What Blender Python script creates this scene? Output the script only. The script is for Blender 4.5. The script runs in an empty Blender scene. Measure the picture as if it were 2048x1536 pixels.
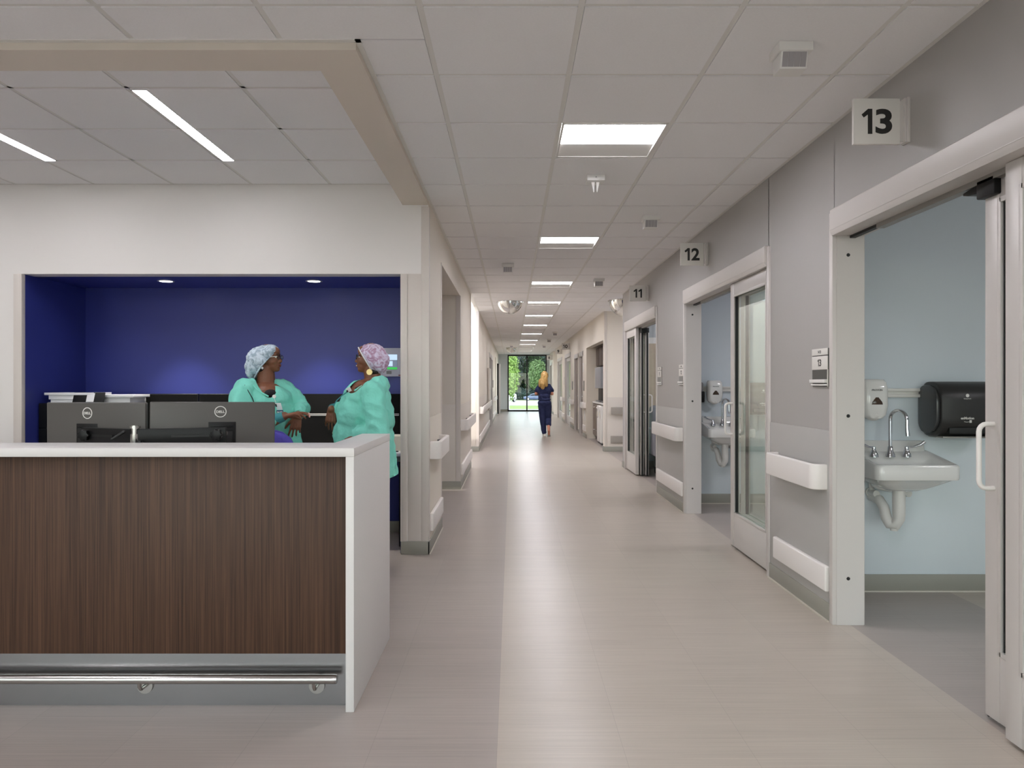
import bpy, bmesh, math, random
from mathutils import Vector, Matrix, noise
PI = math.pi
sc = bpy.context.scene
C = sc.collection
random.seed(7)

# ------------------------------------------------------------------ camera
H, FPX = 1.32, 1443.0            # eye height, focal length in pixels of the 2048 px frame
cd = bpy.data.cameras.new('camera'); cam = bpy.data.objects.new('camera', cd); C.objects.link(cam)
cd.sensor_width = 36; cd.lens = FPX / 2048 * 36; cd.clip_end = 800; cd.clip_start = .05
cam.location = (0, 0, H); cam.rotation_euler = (PI / 2, 0, 0); cd.shift_x = .5 / 2048
sc.camera = cam

def PX(px, Y): return (px - 1023.5) * Y / FPX
def PZ(py, Y): return H - (py - 768) * Y / FPX

# ------------------------------------------------------------------ materials
def lin(c):
    c = c / 255
    return c / 12.92 if c <= .04045 else ((c + .055) / 1.055) ** 2.4
def col(rgb): return (lin(rgb[0]), lin(rgb[1]), lin(rgb[2]), 1)

def mat(name, rgb, rough=.5, metal=0, spec=.5, bump=0, bscale=60, var=0, vscale=8, stretch=(1, 1, 1), emit=None, es=0, coat=0, sss=0, alpha=1, trans=0):
    m = bpy.data.materials.new(name); m.use_nodes = True
    nt = m.node_tree; N = nt.nodes; L = nt.links; b = N['Principled BSDF']
    b.inputs['Base Color'].default_value = col(rgb)
    b.inputs['Roughness'].default_value = rough
    b.inputs['Metallic'].default_value = metal
    b.inputs['Specular IOR Level'].default_value = spec
    b.inputs['Coat Weight'].default_value = coat
    b.inputs['Alpha'].default_value = alpha
    b.inputs['Transmission Weight'].default_value = trans
    if sss:
        b.inputs['Subsurface Weight'].default_value = sss
        b.inputs['Subsurface Radius'].default_value = (.02, .01, .006)
        b.inputs['Subsurface Scale'].default_value = .3
    if emit:
        b.inputs['Emission Color'].default_value = col(emit); b.inputs['Emission Strength'].default_value = es
    tc = N.new('ShaderNodeTexCoord'); mp = N.new('ShaderNodeMapping'); mp.inputs['Scale'].default_value = stretch
    L.new(tc.outputs['Object'], mp.inputs['Vector'])
    if var:
        n = N.new('ShaderNodeTexNoise'); n.inputs['Scale'].default_value = vscale; n.inputs['Detail'].default_value = 4
        L.new(mp.outputs[0], n.inputs['Vector'])
        r = N.new('ShaderNodeMapRange'); r.inputs['From Min'].default_value = .3; r.inputs['From Max'].default_value = .7
        r.inputs['To Min'].default_value = 1 - var; r.inputs['To Max'].default_value = 1 + var
        L.new(n.outputs['Fac'], r.inputs['Value'])
        mx = N.new('ShaderNodeVectorMath'); mx.operation = 'SCALE'; mx.inputs[0].default_value = col(rgb)[:3]
        L.new(r.outputs[0], mx.inputs['Scale']); L.new(mx.outputs[0], b.inputs['Base Color'])
    if bump:
        n = N.new('ShaderNodeTexNoise'); n.inputs['Scale'].default_value = bscale; n.inputs['Detail'].default_value = 3
        L.new(mp.outputs[0], n.inputs['Vector'])
        bp = N.new('ShaderNodeBump'); bp.inputs['Strength'].default_value = bump; bp.inputs['Distance'].default_value = .01
        L.new(n.outputs['Fac'], bp.inputs['Height']); L.new(bp.outputs[0], b.inputs['Normal'])
    return m

def glass_mat(name, tint=(225, 232, 230), refl=1.0, rough=0.0):
    m = bpy.data.materials.new(name); m.use_nodes = True
    nt = m.node_tree; N = nt.nodes; L = nt.links; N.clear()
    o = N.new('ShaderNodeOutputMaterial'); mix = N.new('ShaderNodeMixShader'); t = N.new('ShaderNodeBsdfTransparent')
    g = N.new('ShaderNodeBsdfGlossy'); g.inputs['Roughness'].default_value = rough
    f = N.new('ShaderNodeFresnel'); f.inputs['IOR'].default_value = 1.5
    k = N.new('ShaderNodeMath'); k.operation = 'MULTIPLY'; k.inputs[1].default_value = refl; k.use_clamp = True
    t.inputs['Color'].default_value = col(tint)
    ge = N.new('ShaderNodeNewGeometry'); iv = N.new('ShaderNodeMath'); iv.operation = 'SUBTRACT'; iv.inputs[0].default_value = 1; L.new(ge.outputs['Backfacing'], iv.inputs[1])
    k2 = N.new('ShaderNodeMath'); k2.operation = 'MULTIPLY'; L.new(k.outputs[0], k2.inputs[0]); L.new(iv.outputs[0], k2.inputs[1])
    L.new(f.outputs[0], k.inputs[0]); L.new(k2.outputs[0], mix.inputs[0]); L.new(t.outputs[0], mix.inputs[1]); L.new(g.outputs[0], mix.inputs[2]); L.new(mix.outputs[0], o.inputs[0])
    return m

def emis_mat(name, rgb, s):
    m = bpy.data.materials.new(name); m.use_nodes = True
    N = m.node_tree.nodes; N.clear(); o = N.new('ShaderNodeOutputMaterial'); e = N.new('ShaderNodeEmission')
    e.inputs[0].default_value = col(rgb); e.inputs[1].default_value = s
    m.node_tree.links.new(e.outputs[0], o.inputs[0]); return m

def floor_mat():
    m = bpy.data.materials.new('vinyl_tile_floor'); m.use_nodes = True
    nt = m.node_tree; N = nt.nodes; L = nt.links; b = N['Principled BSDF']
    def math_(op, a, bb=None, clamp=False):
        n = N.new('ShaderNodeMath'); n.operation = op; n.use_clamp = clamp
        for i, v in enumerate((a, bb)):
            if v is None: continue
            if isinstance(v, (int, float)): n.inputs[i].default_value = v
            else: L.new(v, n.inputs[i])
        return n.outputs[0]
    tc = N.new('ShaderNodeTexCoord'); sp = N.new('ShaderNodeSeparateXYZ'); L.new(tc.outputs['Object'], sp.inputs[0])
    X, Y = sp.outputs[0], sp.outputs[1]
    # light zone between the two seams (and inside the rooms further right)
    z1 = math_('MULTIPLY', math_('GREATER_THAN', X, -.053), math_('LESS_THAN', X, 1.855))
    z2 = math_('GREATER_THAN', X, 2.775)
    zone = math_('ADD', z1, z2, True)
    # tiles: rows across X, staggered along Y
    cx = N.new('ShaderNodeCombineXYZ'); L.new(math_('ADD', Y, .055), cx.inputs[0]); L.new(math_('ADD', X, .053 + 45.7), cx.inputs[1])
    br = N.new('ShaderNodeTexBrick'); L.new(cx.outputs[0], br.inputs['Vector'])
    br.offset = .5; br.inputs['Scale'].default_value = 1; br.inputs['Brick Width'].default_value = .914; br.inputs['Row Height'].default_value = .457
    br.inputs['Mortar Size'].default_value = .0012; br.inputs['Mortar Smooth'].default_value = .3; br.inputs['Bias'].default_value = 0
    br.inputs['Color1'].default_value = (.0, .0, .0, 1); br.inputs['Color2'].default_value = (1, 1, 1, 1); br.inputs['Mortar'].default_value = (.5, .5, .5, 1)
    # striation running across the corridor
    mp = N.new('ShaderNodeMapping'); mp.inputs['Scale'].default_value = (1.6, 130, 1); L.new(tc.outputs['Object'], mp.inputs[0])
    n1 = N.new('ShaderNodeTexNoise'); n1.inputs['Scale'].default_value = 1; n1.inputs['Detail'].default_value = 5; n1.inputs['Roughness'].default_value = .65; L.new(mp.outputs[0], n1.inputs[0])
    mp2 = N.new('ShaderNodeMapping'); mp2.inputs['Scale'].default_value = (1.2, 9, 1); L.new(tc.outputs['Object'], mp2.inputs[0])
    n2 = N.new('ShaderNodeTexNoise'); n2.inputs['Scale'].default_value = 1; n2.inputs['Detail'].default_value = 3; L.new(mp2.outputs[0], n2.inputs[0])
    v = math_('ADD', math_('MULTIPLY', math_('SUBTRACT', n1.outputs[0], .5), .50), math_('MULTIPLY', math_('SUBTRACT', n2.outputs[0], .5), .16))
    v = math_('ADD', v, math_('MULTIPLY', math_('SUBTRACT', br.outputs['Color'], .5), .05))
    v = math_('ADD', v, 1.0)
    v = math_('MULTIPLY', v, math_('SUBTRACT', 1.0, math_('MULTIPLY', br.outputs['Fac'], .16)))
    mx = N.new('ShaderNodeMix'); mx.data_type = 'RGBA'; L.new(zone, mx.inputs[0])
    mx.inputs[6].default_value = col((166, 156, 149)); mx.inputs[7].default_value = col((186, 176, 164))
    vs = N.new('ShaderNodeVectorMath'); vs.operation = 'SCALE'; L.new(mx.outputs[2], vs.inputs[0]); L.new(v, vs.inputs['Scale'])
    L.new(vs.outputs[0], b.inputs['Base Color'])
    b.inputs['Roughness'].default_value = .31; b.inputs['Specular IOR Level'].default_value = .5
    bp = N.new('ShaderNodeBump'); bp.inputs['Strength'].default_value = .05; bp.inputs['Distance'].default_value = .002
    L.new(n1.outputs[0], bp.inputs['Height']); L.new(bp.outputs[0], b.inputs['Normal'])
    return m

def wood_mat():
    m = bpy.data.materials.new('brown_wood_laminate'); m.use_nodes = True
    nt = m.node_tree; N = nt.nodes; L = nt.links; b = N['Principled BSDF']
    tc = N.new('ShaderNodeTexCoord')
    def nz(s, d, r=.6):
        mp = N.new('ShaderNodeMapping'); mp.inputs['Scale'].default_value = s; L.new(tc.outputs['Object'], mp.inputs[0])
        n = N.new('ShaderNodeTexNoise'); n.inputs['Scale'].default_value = 1; n.inputs['Detail'].default_value = d; n.inputs['Roughness'].default_value = r; L.new(mp.outputs[0], n.inputs[0]); return n.outputs[0]
    a = nz((170, 3, 1.6), 5, .7); c = nz((22, 3, .7), 3)
    ad = N.new('ShaderNodeMath'); ad.operation = 'MULTIPLY_ADD'; L.new(a, ad.inputs[0]); ad.inputs[1].default_value = .75
    ml = N.new('ShaderNodeMath'); ml.operation = 'MULTIPLY'; L.new(c, ml.inputs[0]); ml.inputs[1].default_value = .25; L.new(ml.outputs[0], ad.inputs[2])
    cr = N.new('ShaderNodeValToRGB'); L.new(ad.outputs[0], cr.inputs[0])
    e = cr.color_ramp.elements; e[0].position = .33; e[0].color = col((45, 29, 22)); e[1].position = .68; e[1].color = col((94, 68, 52))
    L.new(cr.outputs[0], b.inputs['Base Color']); b.inputs['Roughness'].default_value = .5; b.inputs['Specular IOR Level'].default_value = .3
    return m

def cap_mat(name, a, bcol):
    m = mat(name, a, .7); N = m.node_tree.nodes; L = m.node_tree.links; b = N['Principled BSDF']
    tc = N.new('ShaderNodeTexCoord'); n = N.new('ShaderNodeTexNoise'); n.inputs['Scale'].default_value = 26; n.inputs['Detail'].default_value = 6; n.inputs['Distortion'].default_value = 1.5
    L.new(tc.outputs['Object'], n.inputs[0]); cr = N.new('ShaderNodeValToRGB'); L.new(n.outputs[0], cr.inputs[0])
    e = cr.color_ramp.elements; e[0].position = .38; e[0].color = col(bcol); e[1].position = .56; e[1].color = col(a)
    L.new(cr.outputs[0], b.inputs['Base Color'])
    return m

K = {}
K['floor'] = floor_mat()
K['tile'] = mat('ceiling_tile', (241, 240, 241), .9, bump=.12, bscale=300, var=.015, vscale=120)
K['grid'] = mat('ceiling_grid_white', (226, 224, 220), .5)
K['endw'] = mat('daylit_end_wall', (218, 224, 227), .6)  # side daylight on the end wall is put into this lighter colour
K['soffit'] = mat('beige_soffit_paint', (220, 210, 198), .8)
K['wallR'] = mat('grey_wall_covering', (172, 169, 166), .5, bump=.03, bscale=25)
K['wallRp'] = mat('grey_wall_protection', (178, 176, 173), .45)
K['wallL'] = mat('warm_white_wall', (230, 222, 209), .55)
K['wallLp'] = mat('warm_wall_protection', (216, 208, 198), .45)
K['wallS'] = mat('station_wall_paint', (236, 232, 228), .75)
K['casing'] = mat('wall_casing', (216, 208, 201), .4)
K['navy'] = mat('navy_wall_paint', (52, 60, 136), .4, spec=.4)
K['blue'] = mat('pale_blue_wall_paint', (216, 225, 232), .6)
K['bluep'] = mat('pale_blue_wall_panel', (220, 229, 234), .4)
K['base'] = mat('sage_grey_rubber_base', (150, 148, 138), .5)
K['caulk'] = mat('pale_sealant', (206, 200, 188), .6)
K['alu'] = mat('satin_door_metal', (208, 203, 199), .42, .1)
K['alud'] = mat('satin_door_metal_dark', (150, 147, 142), .4, .4)
K['black'] = mat('black_rubber', (18, 18, 18), .5)
K['rail'] = mat('white_handrail_vinyl', (236, 231, 227), .4)
K['railg'] = mat('taupe_handrail_vinyl', (150, 143, 134), .45)
K['white'] = mat('white_plastic', (232, 230, 226), .35)
K['grey'] = mat('grey_plastic', (120, 120, 120), .4)
K['louver'] = mat('grey_sensor_lens', (165, 160, 162), .35)
K['glass'] = glass_mat('clear_glass', (247, 252, 249), 1.0)
K['lens'] = emis_mat('lamp_lens', (251, 248, 255), 27.0)
K['strip'] = emis_mat('strip_lamp_lens', (251, 249, 255), 28.0)
K['spot'] = emis_mat('downlight_lens', (255, 250, 244), 9)
K['solid'] = mat('white_solid_surface', (218, 215, 213), .35, var=.012, vscale=300)
K['wood'] = wood_mat()
K['steel'] = mat('brushed_stainless_steel', (158, 157, 158), .2, .95, bump=.02, bscale=60, stretch=(.1, 1, 12))
K['chrome'] = mat('chrome', (225, 225, 228), .08, 1)
K['steelbar'] = mat('stainless_tube', (190, 188, 184), .2, 1)
K['mirror'] = mat('mirror_dome', (225, 225, 222), .04, 1)
K['porc'] = mat('white_porcelain', (236, 235, 232), .12, coat=.4)
K['pvc'] = mat('white_pipe_cover', (222, 220, 216), .4)
K['sign'] = mat('white_sign_face', (226, 223, 217), .5)
K['ink'] = mat('black_sign_ink', (34, 33, 31), .5)
K['signg'] = mat('dark_grey_insert', (84, 83, 79), .5)
K['signm'] = mat('grey_insert', (135, 134, 131), .5)
K['mon'] = mat('dark_grey_monitor_plastic', (86, 83, 80), .42)
K['blk'] = mat('black_plastic', (17, 17, 18), .4, spec=.3)
K['blkp'] = mat('black_laminate', (16, 15, 14), .6, spec=.15)
K['teal'] = mat('teal_gown_cloth', (126, 214, 196), .8, bump=.6, bscale=30, var=.05, vscale=9)
K['cuff'] = mat('knit_cuff', (62, 140, 146), .85, bump=.3, bscale=160)
K['skin'] = mat('brown_skin', (124, 79, 56), .48, spec=.45, sss=.1, var=.06, vscale=30)
K['skin2'] = mat('fair_skin', (205, 140, 115), .5, sss=.1)
K['lips'] = mat('lips', (126, 62, 54), .4)
K['navyc'] = mat('navy_scrub_cloth', (32, 42, 84), .8, bump=.2, bscale=60)
K['darkc'] = mat('black_shirt_cloth', (24, 24, 28), .85)
K['hairb'] = mat('blonde_hair', (196, 158, 96), .45, var=.3, vscale=60, stretch=(1, 1, .12))
K['haird'] = mat('dark_hair', (28, 20, 17), .6)
K['cap1'] = cap_mat('pale_blue_bouffant_cap', (206, 220, 232), (150, 170, 186))
K['cap2'] = cap_mat('lavender_bouffant_cap', (214, 205, 228), (168, 128, 158))
K['eye'] = mat('eye_white', (225, 220, 212), .2)
K['nail'] = mat('yellow_nail_polish', (205, 214, 130), .3)
K['nailp'] = mat('pink_nail_polish', (225, 170, 165), .3)
K['gold'] = mat('pale_gold', (226, 200, 138), .35, .3)
K['purple'] = mat('purple_chair_fabric', (74, 66, 160), .8, bump=.2)
K['paper'] = mat('white_paper', (226, 226, 228), .6)
K['cream'] = mat('cream_card', (232, 226, 205), .6)
K['curtain'] = mat('beige_curtain', (196, 182, 162), .8, var=.1, vscale=6)
K['brown'] = mat('dark_brown_laminate', (74, 60, 52), .45)
K['taupe'] = mat('taupe_laminate', (128, 116, 106), .45)
K['leaf'] = mat('tree_leaves', (58, 78, 54), .7, var=.35, vscale=.6)
K['leafl'] = mat('bright_tree_leaves', (120, 148, 74), .6, var=.3, vscale=2)
K['leafm'] = mat('mid_green_leaves', (84, 108, 66), .7, var=.3, vscale=1)
K['leafd'] = mat('dark_tree_leaves', (40, 56, 54), .8, var=.35, vscale=.4)
K['bark'] = mat('tree_bark', (88, 84, 76), .9)
K['grass'] = mat('grass', (126, 146, 76), .9, var=.2, vscale=.8)
K['road'] = mat('pale_concrete', (176, 176, 174), .9)
K['carw'] = mat('silver_car_paint', (200, 204, 210), .2, .4, coat=1)
K['carb'] = mat('dark_blue_car_paint', (58, 72, 104), .2, .3, coat=1)
K['screen'] = emis_mat('screen_white', (190, 215, 235), 1.0)
K['screeng'] = emis_mat('screen_green', (70, 190, 90), .9)

# ------------------------------------------------------------------ mesh builder
class M:
    def __init__(s): s.b = bmesh.new()
    def add(s, bm2):
        me = bpy.data.meshes.new('t'); bm2.to_mesh(me); bm2.free(); s.b.from_mesh(me); bpy.data.meshes.remove(me); return s
    def box(s, x0, x1, y0, y1, z0, z1, bev=0, seg=2, mtx=None):
        b = bmesh.new(); bmesh.ops.create_cube(b, size=1)
        for v in b.verts:
            v.co = Vector(((x0 + x1) / 2 + v.co.x * abs(x1 - x0), (y0 + y1) / 2 + v.co.y * abs(y1 - y0), (z0 + z1) / 2 + v.co.z * abs(z1 - z0)))
        if bev: bmesh.ops.bevel(b, geom=b.edges[:], offset=bev, segments=seg, profile=.5, affect='EDGES')
        if mtx is not None: b.transform(mtx)
        return s.add(b)
    def prism(s, pts, ax, a0, a1, bev=0, seg=2):
        """pts: 2-D outline; ax: extrusion axis. x:(y,z) y:(x,z) z:(x,y)"""
        def p3(p, a): return {'x': (a, p[0], p[1]), 'y': (p[0], a, p[1]), 'z': (p[0], p[1], a)}[ax]
        b = bmesh.new(); v0 = [b.verts.new(p3(p, a0)) for p in pts]; v1 = [b.verts.new(p3(p, a1)) for p in pts]
        n = len(pts); b.faces.new(v0); b.faces.new(v1[::-1])
        for i in range(n): b.faces.new((v0[i], v1[i], v1[(i + 1) % n], v0[(i + 1) % n]))
        bmesh.ops.recalc_face_normals(b, faces=b.faces[:])
        if bev:
            caps = [e for e in b.edges if (e.verts[0] in v0 and e.verts[1] in v0) or (e.verts[0] in v1 and e.verts[1] in v1)]
            bmesh.ops.bevel(b, geom=caps, offset=bev, segments=seg, profile=.5, affect='EDGES')
        return s.add(b)
    def loft(s, rings, cap0=True, cap1=True, closed=True):
        b = bmesh.new(); R = [[b.verts.new(p) for p in r] for r in rings]; n = len(rings[0])
        for a, c in zip(R, R[1:]):
            for i in range(n if closed else n - 1):
                try: b.faces.new((a[i], a[(i + 1) % n], c[(i + 1) % n], c[i]))
                except ValueError: pass
        if cap0: b.faces.new(R[0][::-1])
        if cap1: b.faces.new(R[-1])
        bmesh.ops.recalc_face_normals(b, faces=b.faces[:])
        return s.add(b)
    def cyl(s, p0, p1, r0, r1=None, seg=20):
        p0, p1 = Vector(p0), Vector(p1); r1 = r0 if r1 is None else r1
        d = (p1 - p0).normalized(); u = d.orthogonal().normalized(); w = d.cross(u)
        return s.loft([[p + (u * math.cos(2 * PI * i / seg) + w * math.sin(2 * PI * i / seg)) * r for i in range(seg)] for p, r in ((p0, r0), (p1, r1))])
    def tube(s, pts, r, seg=12):
        pts = [Vector(p) for p in pts]; rs = r if isinstance(r, (list, tuple)) else [r] * len(pts)
        d = (pts[1] - pts[0]).normalized(); u = d.orthogonal().normalized(); rings = []
        for i, p in enumerate(pts):
            a = pts[max(0, i - 1)]; c = pts[min(len(pts) - 1, i + 1)]; d2 = (c - a).normalized()
            u = (u - d2 * u.dot(d2)).normalized(); w = d2.cross(u)
            rings.append([p + (u * math.cos(2 * PI * k / seg) + w * math.sin(2 * PI * k / seg)) * rs[i] for k in range(seg)])
        return s.loft(rings)
    def lathe(s, prof, c=(0, 0, 0), seg=32, axis='z', caps=True):
        rings = []
        for r, h in prof:
            ring = []
            for i in range(seg):
                a = 2 * PI * i / seg; x, y = r * math.cos(a), r * math.sin(a)
                ring.append(Vector({'z': (x, y, h), 'y': (x, h, y), 'x': (h, x, y)}[axis]) + Vector(c))
            rings.append(ring)
        return s.loft(rings, caps, caps)
    def ell(s, c, r, rot=None, seg=24):
        b = bmesh.new(); bmesh.ops.create_uvsphere(b, u_segments=seg, v_segments=seg // 2, radius=1)
        m = Matrix.Translation(Vector(c)) @ (rot.to_4x4() if rot else Matrix()) @ Matrix.Diagonal((r[0], r[1], r[2], 1))
        b.transform(m); return s.add(b)
    def cap(s, p0, r0, p1, r1, seg=16):
        s.cyl(p0, p1, r0, r1, seg); s.ell(p0, (r0,) * 3, seg=seg); s.ell(p1, (r1,) * 3, seg=seg); return s

def wloc(o):
    v = Vector((0, 0, 0))
    while o: v += o.location; o = o.parent
    return v

def put(name, m, material, parent=None, smooth=35, kind=None, loc=None):
    me = bpy.data.meshes.new(name)
    if isinstance(m, M):
        b = m.b; b.normal_update()
        for f in b.faces: f.smooth = True
        lim = math.radians(smooth)
        for e in b.edges:
            if len(e.link_faces) == 2 and e.calc_face_angle(0) > lim: e.smooth = False
        b.to_mesh(me); b.free()
    else: me = m; me.name = name
    if material is not None and len(me.materials) == 0: me.materials.append(material)
    o = bpy.data.objects.new(name, me); C.objects.link(o)
    if parent is not None: off = wloc(parent); o.parent = parent
    elif kind == 'structure': off = Vector((0, 0, 0))
    elif loc is not None: off = Vector(loc); o.location = off
    else:
        xs = [v.co for v in me.vertices]
        off = Vector(((min(v.x for v in xs) + max(v.x for v in xs)) / 2, (min(v.y for v in xs) + max(v.y for v in xs)) / 2, min(v.z for v in xs)))
        o.location = off
    if off.length: me.transform(Matrix.Translation(-off))
    if kind: o['kind'] = kind
    return o

def thing(name, label, cat, loc=(0, 0, 0), group=None):
    o = bpy.data.objects.new(name, None); o.empty_display_size = .1; C.objects.link(o); o.location = loc
    o['label'] = label; o['category'] = cat
    if group: o['group'] = group
    return o
def tag(o, label, cat, group=None, kind=None):
    o['label'] = label; o['category'] = cat
    if group: o['group'] = group
    if kind: o['kind'] = kind
    return o
def copy_tree(o, loc=None, label=None, parent=None):
    c = o.copy(); C.objects.link(c)
    if parent is not None: c.parent = parent
    if loc is not None: c.location = loc
    if label: c['label'] = label
    for ch in list(o.children): copy_tree(ch, None, None, c)
    return c

def text(name, s, h, material, parent, origin, right, up, bold=0.0, depth=.001, w=None, smooth=35):
    """flat lettering centred at origin; right/up are the directions of the writing"""
    cu = bpy.data.curves.new('t', 'FONT'); cu.body = s; cu.size = 1; cu.offset = bold; cu.extrude = .02; cu.resolution_u = 5
    cu.align_x = 'CENTER'
    o = bpy.data.objects.new('t', cu); C.objects.link(o); dg = bpy.context.evaluated_depsgraph_get(); dg.update()
    me = bpy.data.meshes.new_from_object(o.evaluated_get(dg)); bpy.data.objects.remove(o); bpy.data.curves.remove(cu)
    xs = [v.co.x for v in me.vertices]; ys = [v.co.y for v in me.vertices]
    cx, cy, hh, ww = (min(xs) + max(xs)) / 2, (min(ys) + max(ys)) / 2, max(ys) - min(ys), max(xs) - min(xs)
    k = h / hh; kx = (w / ww) if w else k
    right, up = Vector(right).normalized(), Vector(up).normalized(); nrm = right.cross(up)
    for v in me.vertices:
        v.co = Vector(origin) + right * ((v.co.x - cx) * kx) + up * ((v.co.y - cy) * k) + nrm * (v.co.z / .02 * depth)
    me.materials.clear(); me.materials.append(material)
    return put(name, me, material, parent)

def number(name, s, h, material, parent, origin, right, up, bold=.02, depth=.001, k1=1.0):
    """room numbers in a plain geometric face"""
    widths = {'1': .44, '0': .74, '2': .66, '3': .66, '4': .68, '9': .66, '8': .66}; gap = .12; tot = sum(widths[c] for c in s) + gap * (len(s) - 1)
    right, up = Vector(right).normalized(), Vector(up).normalized(); x = -tot / 2; nrm = right.cross(up)
    for c in s:
        wd = widths[c]; o = Vector(origin) + right * ((x + wd / 2) * h * k1)
        if c == '1':
            pts = [(.03, -.5), (.21, -.5), (.21, .5), (.04, .5), (-.22, .27), (-.13, .15), (.03, .27)]
            m = M(); lo = [o + right * (p[0] * h * k1) + up * (p[1] * h) for p in pts]; m.loft([lo, [p + nrm * depth for p in lo]]); put(name, m, material, parent)
        else: text(name, c, h, material, parent, o, right, up, bold, depth, w=wd * h * k1)
        x += wd + gap

def blob(m, voxel, smooth=4, disp=None):
    """merge overlapping shapes into one continuous skin"""
    me = bpy.data.meshes.new('b'); m.b.to_mesh(me); m.b.free()
    o = bpy.data.objects.new('b', me); C.objects.link(o)
    r = o.modifiers.new('r', 'REMESH'); r.mode = 'VOXEL'; r.voxel_size = voxel; r.use_smooth_shade = True
    s = o.modifiers.new('s', 'SMOOTH'); s.factor = .5; s.iterations = smooth
    dg = bpy.context.evaluated_depsgraph_get(); dg.update()
    out = bpy.data.meshes.new_from_object(o.evaluated_get(dg)); bpy.data.objects.remove(o); bpy.data.meshes.remove(me)
    if disp:
        nr = [v.normal.copy() for v in out.vertices]
        for v, n in zip(out.vertices, nr): v.co += n * disp(v.co, n)
    for p in out.polygons: p.use_smooth = True
    return out
def keep(me, f):
    """cut away the vertices of a mesh where f is false"""
    b = bmesh.new(); b.from_mesh(me); bmesh.ops.delete(b, geom=[v for v in b.verts if not f(v.co)], context='VERTS')
    bv = [(v, [e.other_vert(v) for e in v.link_edges if e.is_boundary]) for v in b.verts if v.is_boundary]
    for _ in range(14):
        new = [(v, sum((q.co for q in nb), Vector()) / len(nb)) for v, nb in bv if nb]
        for v, c in new: v.co = v.co.lerp(c, .6)
    b.to_mesh(me); b.free(); return me
def S(name, m, material): return put(name, m, material, kind='structure')
# ------------------------------------------------------------------ the setting
CZ, RZ, SZ = 2.743, 2.868, 2.709          # corridor ceiling, raised station ceiling, soffit underside
LX, RX, RX2 = -.65, 1.77, 1.93            # left wall face, right wall face, room side of the right wall
EY = 34.7                                 # end of the corridor
S('floor', M().box(-8, 6, -4, EY + .3, -.12, 0), K['floor'])

# ceilings: tegular tiles in an exposed grid
GX0, GY0, G = .263, 3.935, .61
LOBBY_FILL = ((-3.397, -.945), (-3.397, 1.495), (-1.567, -.945), (-5.227, .275))  # unseen ceiling lamps added to brighten the counter side and the ceiling
tiles, grid = M(), M()
lights = [3.935 + .61 * k for k in (0, 5, 10, 14, 18, 22, 27, 32, 36, 40, 44)]
def is_light(x, y): return abs(x - .263) < .05 and any(abs(y - q) < .05 for q in lights + [.885, -2.165])
def quadbox(m, x0, x1, y0, y1, z0, z1):
    b = m.b; v = [b.verts.new(p) for p in ((x0, y0, z0), (x1, y0, z0), (x1, y1, z0), (x0, y1, z0), (x0, y0, z1), (x1, y0, z1), (x1, y1, z1), (x0, y1, z1))]
    for f in ((0, 3, 2, 1), (0, 1, 5, 4), (1, 2, 6, 5), (2, 3, 7, 6), (3, 0, 4, 7)): b.faces.new([v[i] for i in f])
gg = .013
extra_lights = [(.263 + 3 * .61, 0)]
for i in range(-14, 10):
    for j in range(-13, 52):
        x, y = GX0 + G * i, GY0 + G * j
        x1, y1 = x + G, y + G
        cxm, cym = x + G / 2, y + G / 2
        if x1 < LX + .06 and y > 2.95: continue            # station and left rooms have their own ceilings
        if cxm > RX and cym > 2.6 and not (11.5 < y < 14.1): pass
        if y > EY: continue
        if is_light(x, y) or any(abs(x - q[0]) < .1 and abs(y - q[1]) < .1 for q in LOBBY_FILL): continue
        ax = x if not (x < LX < x1 and y > 2.9) else LX
        yb = min(y1, EY)
        if x < LX and y < 3.0 < y1: yb = 3.0
        if x < LX < x1 and y < 3.0 < y1:
            quadbox(tiles, LX + .024, x1 - gg, 3.0 - gg, y1 - gg, CZ, CZ + .02); yb = 3.0 - .024 + gg
        quadbox(tiles, max(ax, -8) + gg, min(x1, 6) - gg, max(y, -4) + gg, yb - gg, CZ, CZ + .02)
S('ceiling', tiles, K['tile'])
for i in range(-14, 11):
    x = GX0 + G * i
    y1 = 3.0 if x < LX else EY
    if -8 < x < 6: grid.box(x - .012, x + .012, -4, y1, CZ + .004, CZ + .01)
for j in range(-13, 52):
    y = GY0 + G * j
    if -4 < y < EY: grid.box(-8 if y < 3 else LX, 6, y - .012, y + .012, CZ + .0055, CZ + .0115)
grid.box(-8, 6, -4, 3.0, CZ + .10, CZ + .12); grid.box(LX - .10, 6, 3.0, EY + .2, CZ + .10, CZ + .12)
# perimeter angle on the walls
grid.box(RX - .022, RX, -4, 11.5, CZ - .001, CZ + .012); grid.box(LX, LX + .022, 3.0, EY, CZ - .001, CZ + .012)
grid.box(1.81 - .022, 1.81, 14.1, EY, CZ - .001, CZ + .012)
S('trim_1', grid, K['grid'])

# station soffit and raised ceiling
so = M()
so.prism([(-8, 3.0), (LX + .002, 3.0), (LX + .002, 5.6), (LX - .197, 5.6), (LX - .197, 3.2), (-8, 3.2)], 'z', SZ, RZ + .06)
S('ceiling_soffit', so, K['soffit'])
t2, g2 = M(), M()
for i in range(-12, 1):
    for j in range(-1, 4):
        x, y = -1.406 + G * i, 3.773 + G * j
        xa, xb, ya, yb = max(x, -8), min(x + G, LX - .197), max(y, 3.2), min(y + G, 5.6)
        if xb - xa > .03 and yb - ya > .03: quadbox(t2, xa + gg, xb - gg, ya + gg, yb - gg, RZ, RZ + .02)
for i in range(-12, 1): g2.box(-1.406 + G * i - .012, -1.406 + G * i + .012, 3.2, 5.6, RZ + .004, RZ + .01)
for j in range(0, 4): g2.box(-8, LX - .19, 3.773 + G * j - .012, 3.773 + G * j + .012, RZ + .004, RZ + .01)
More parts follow.
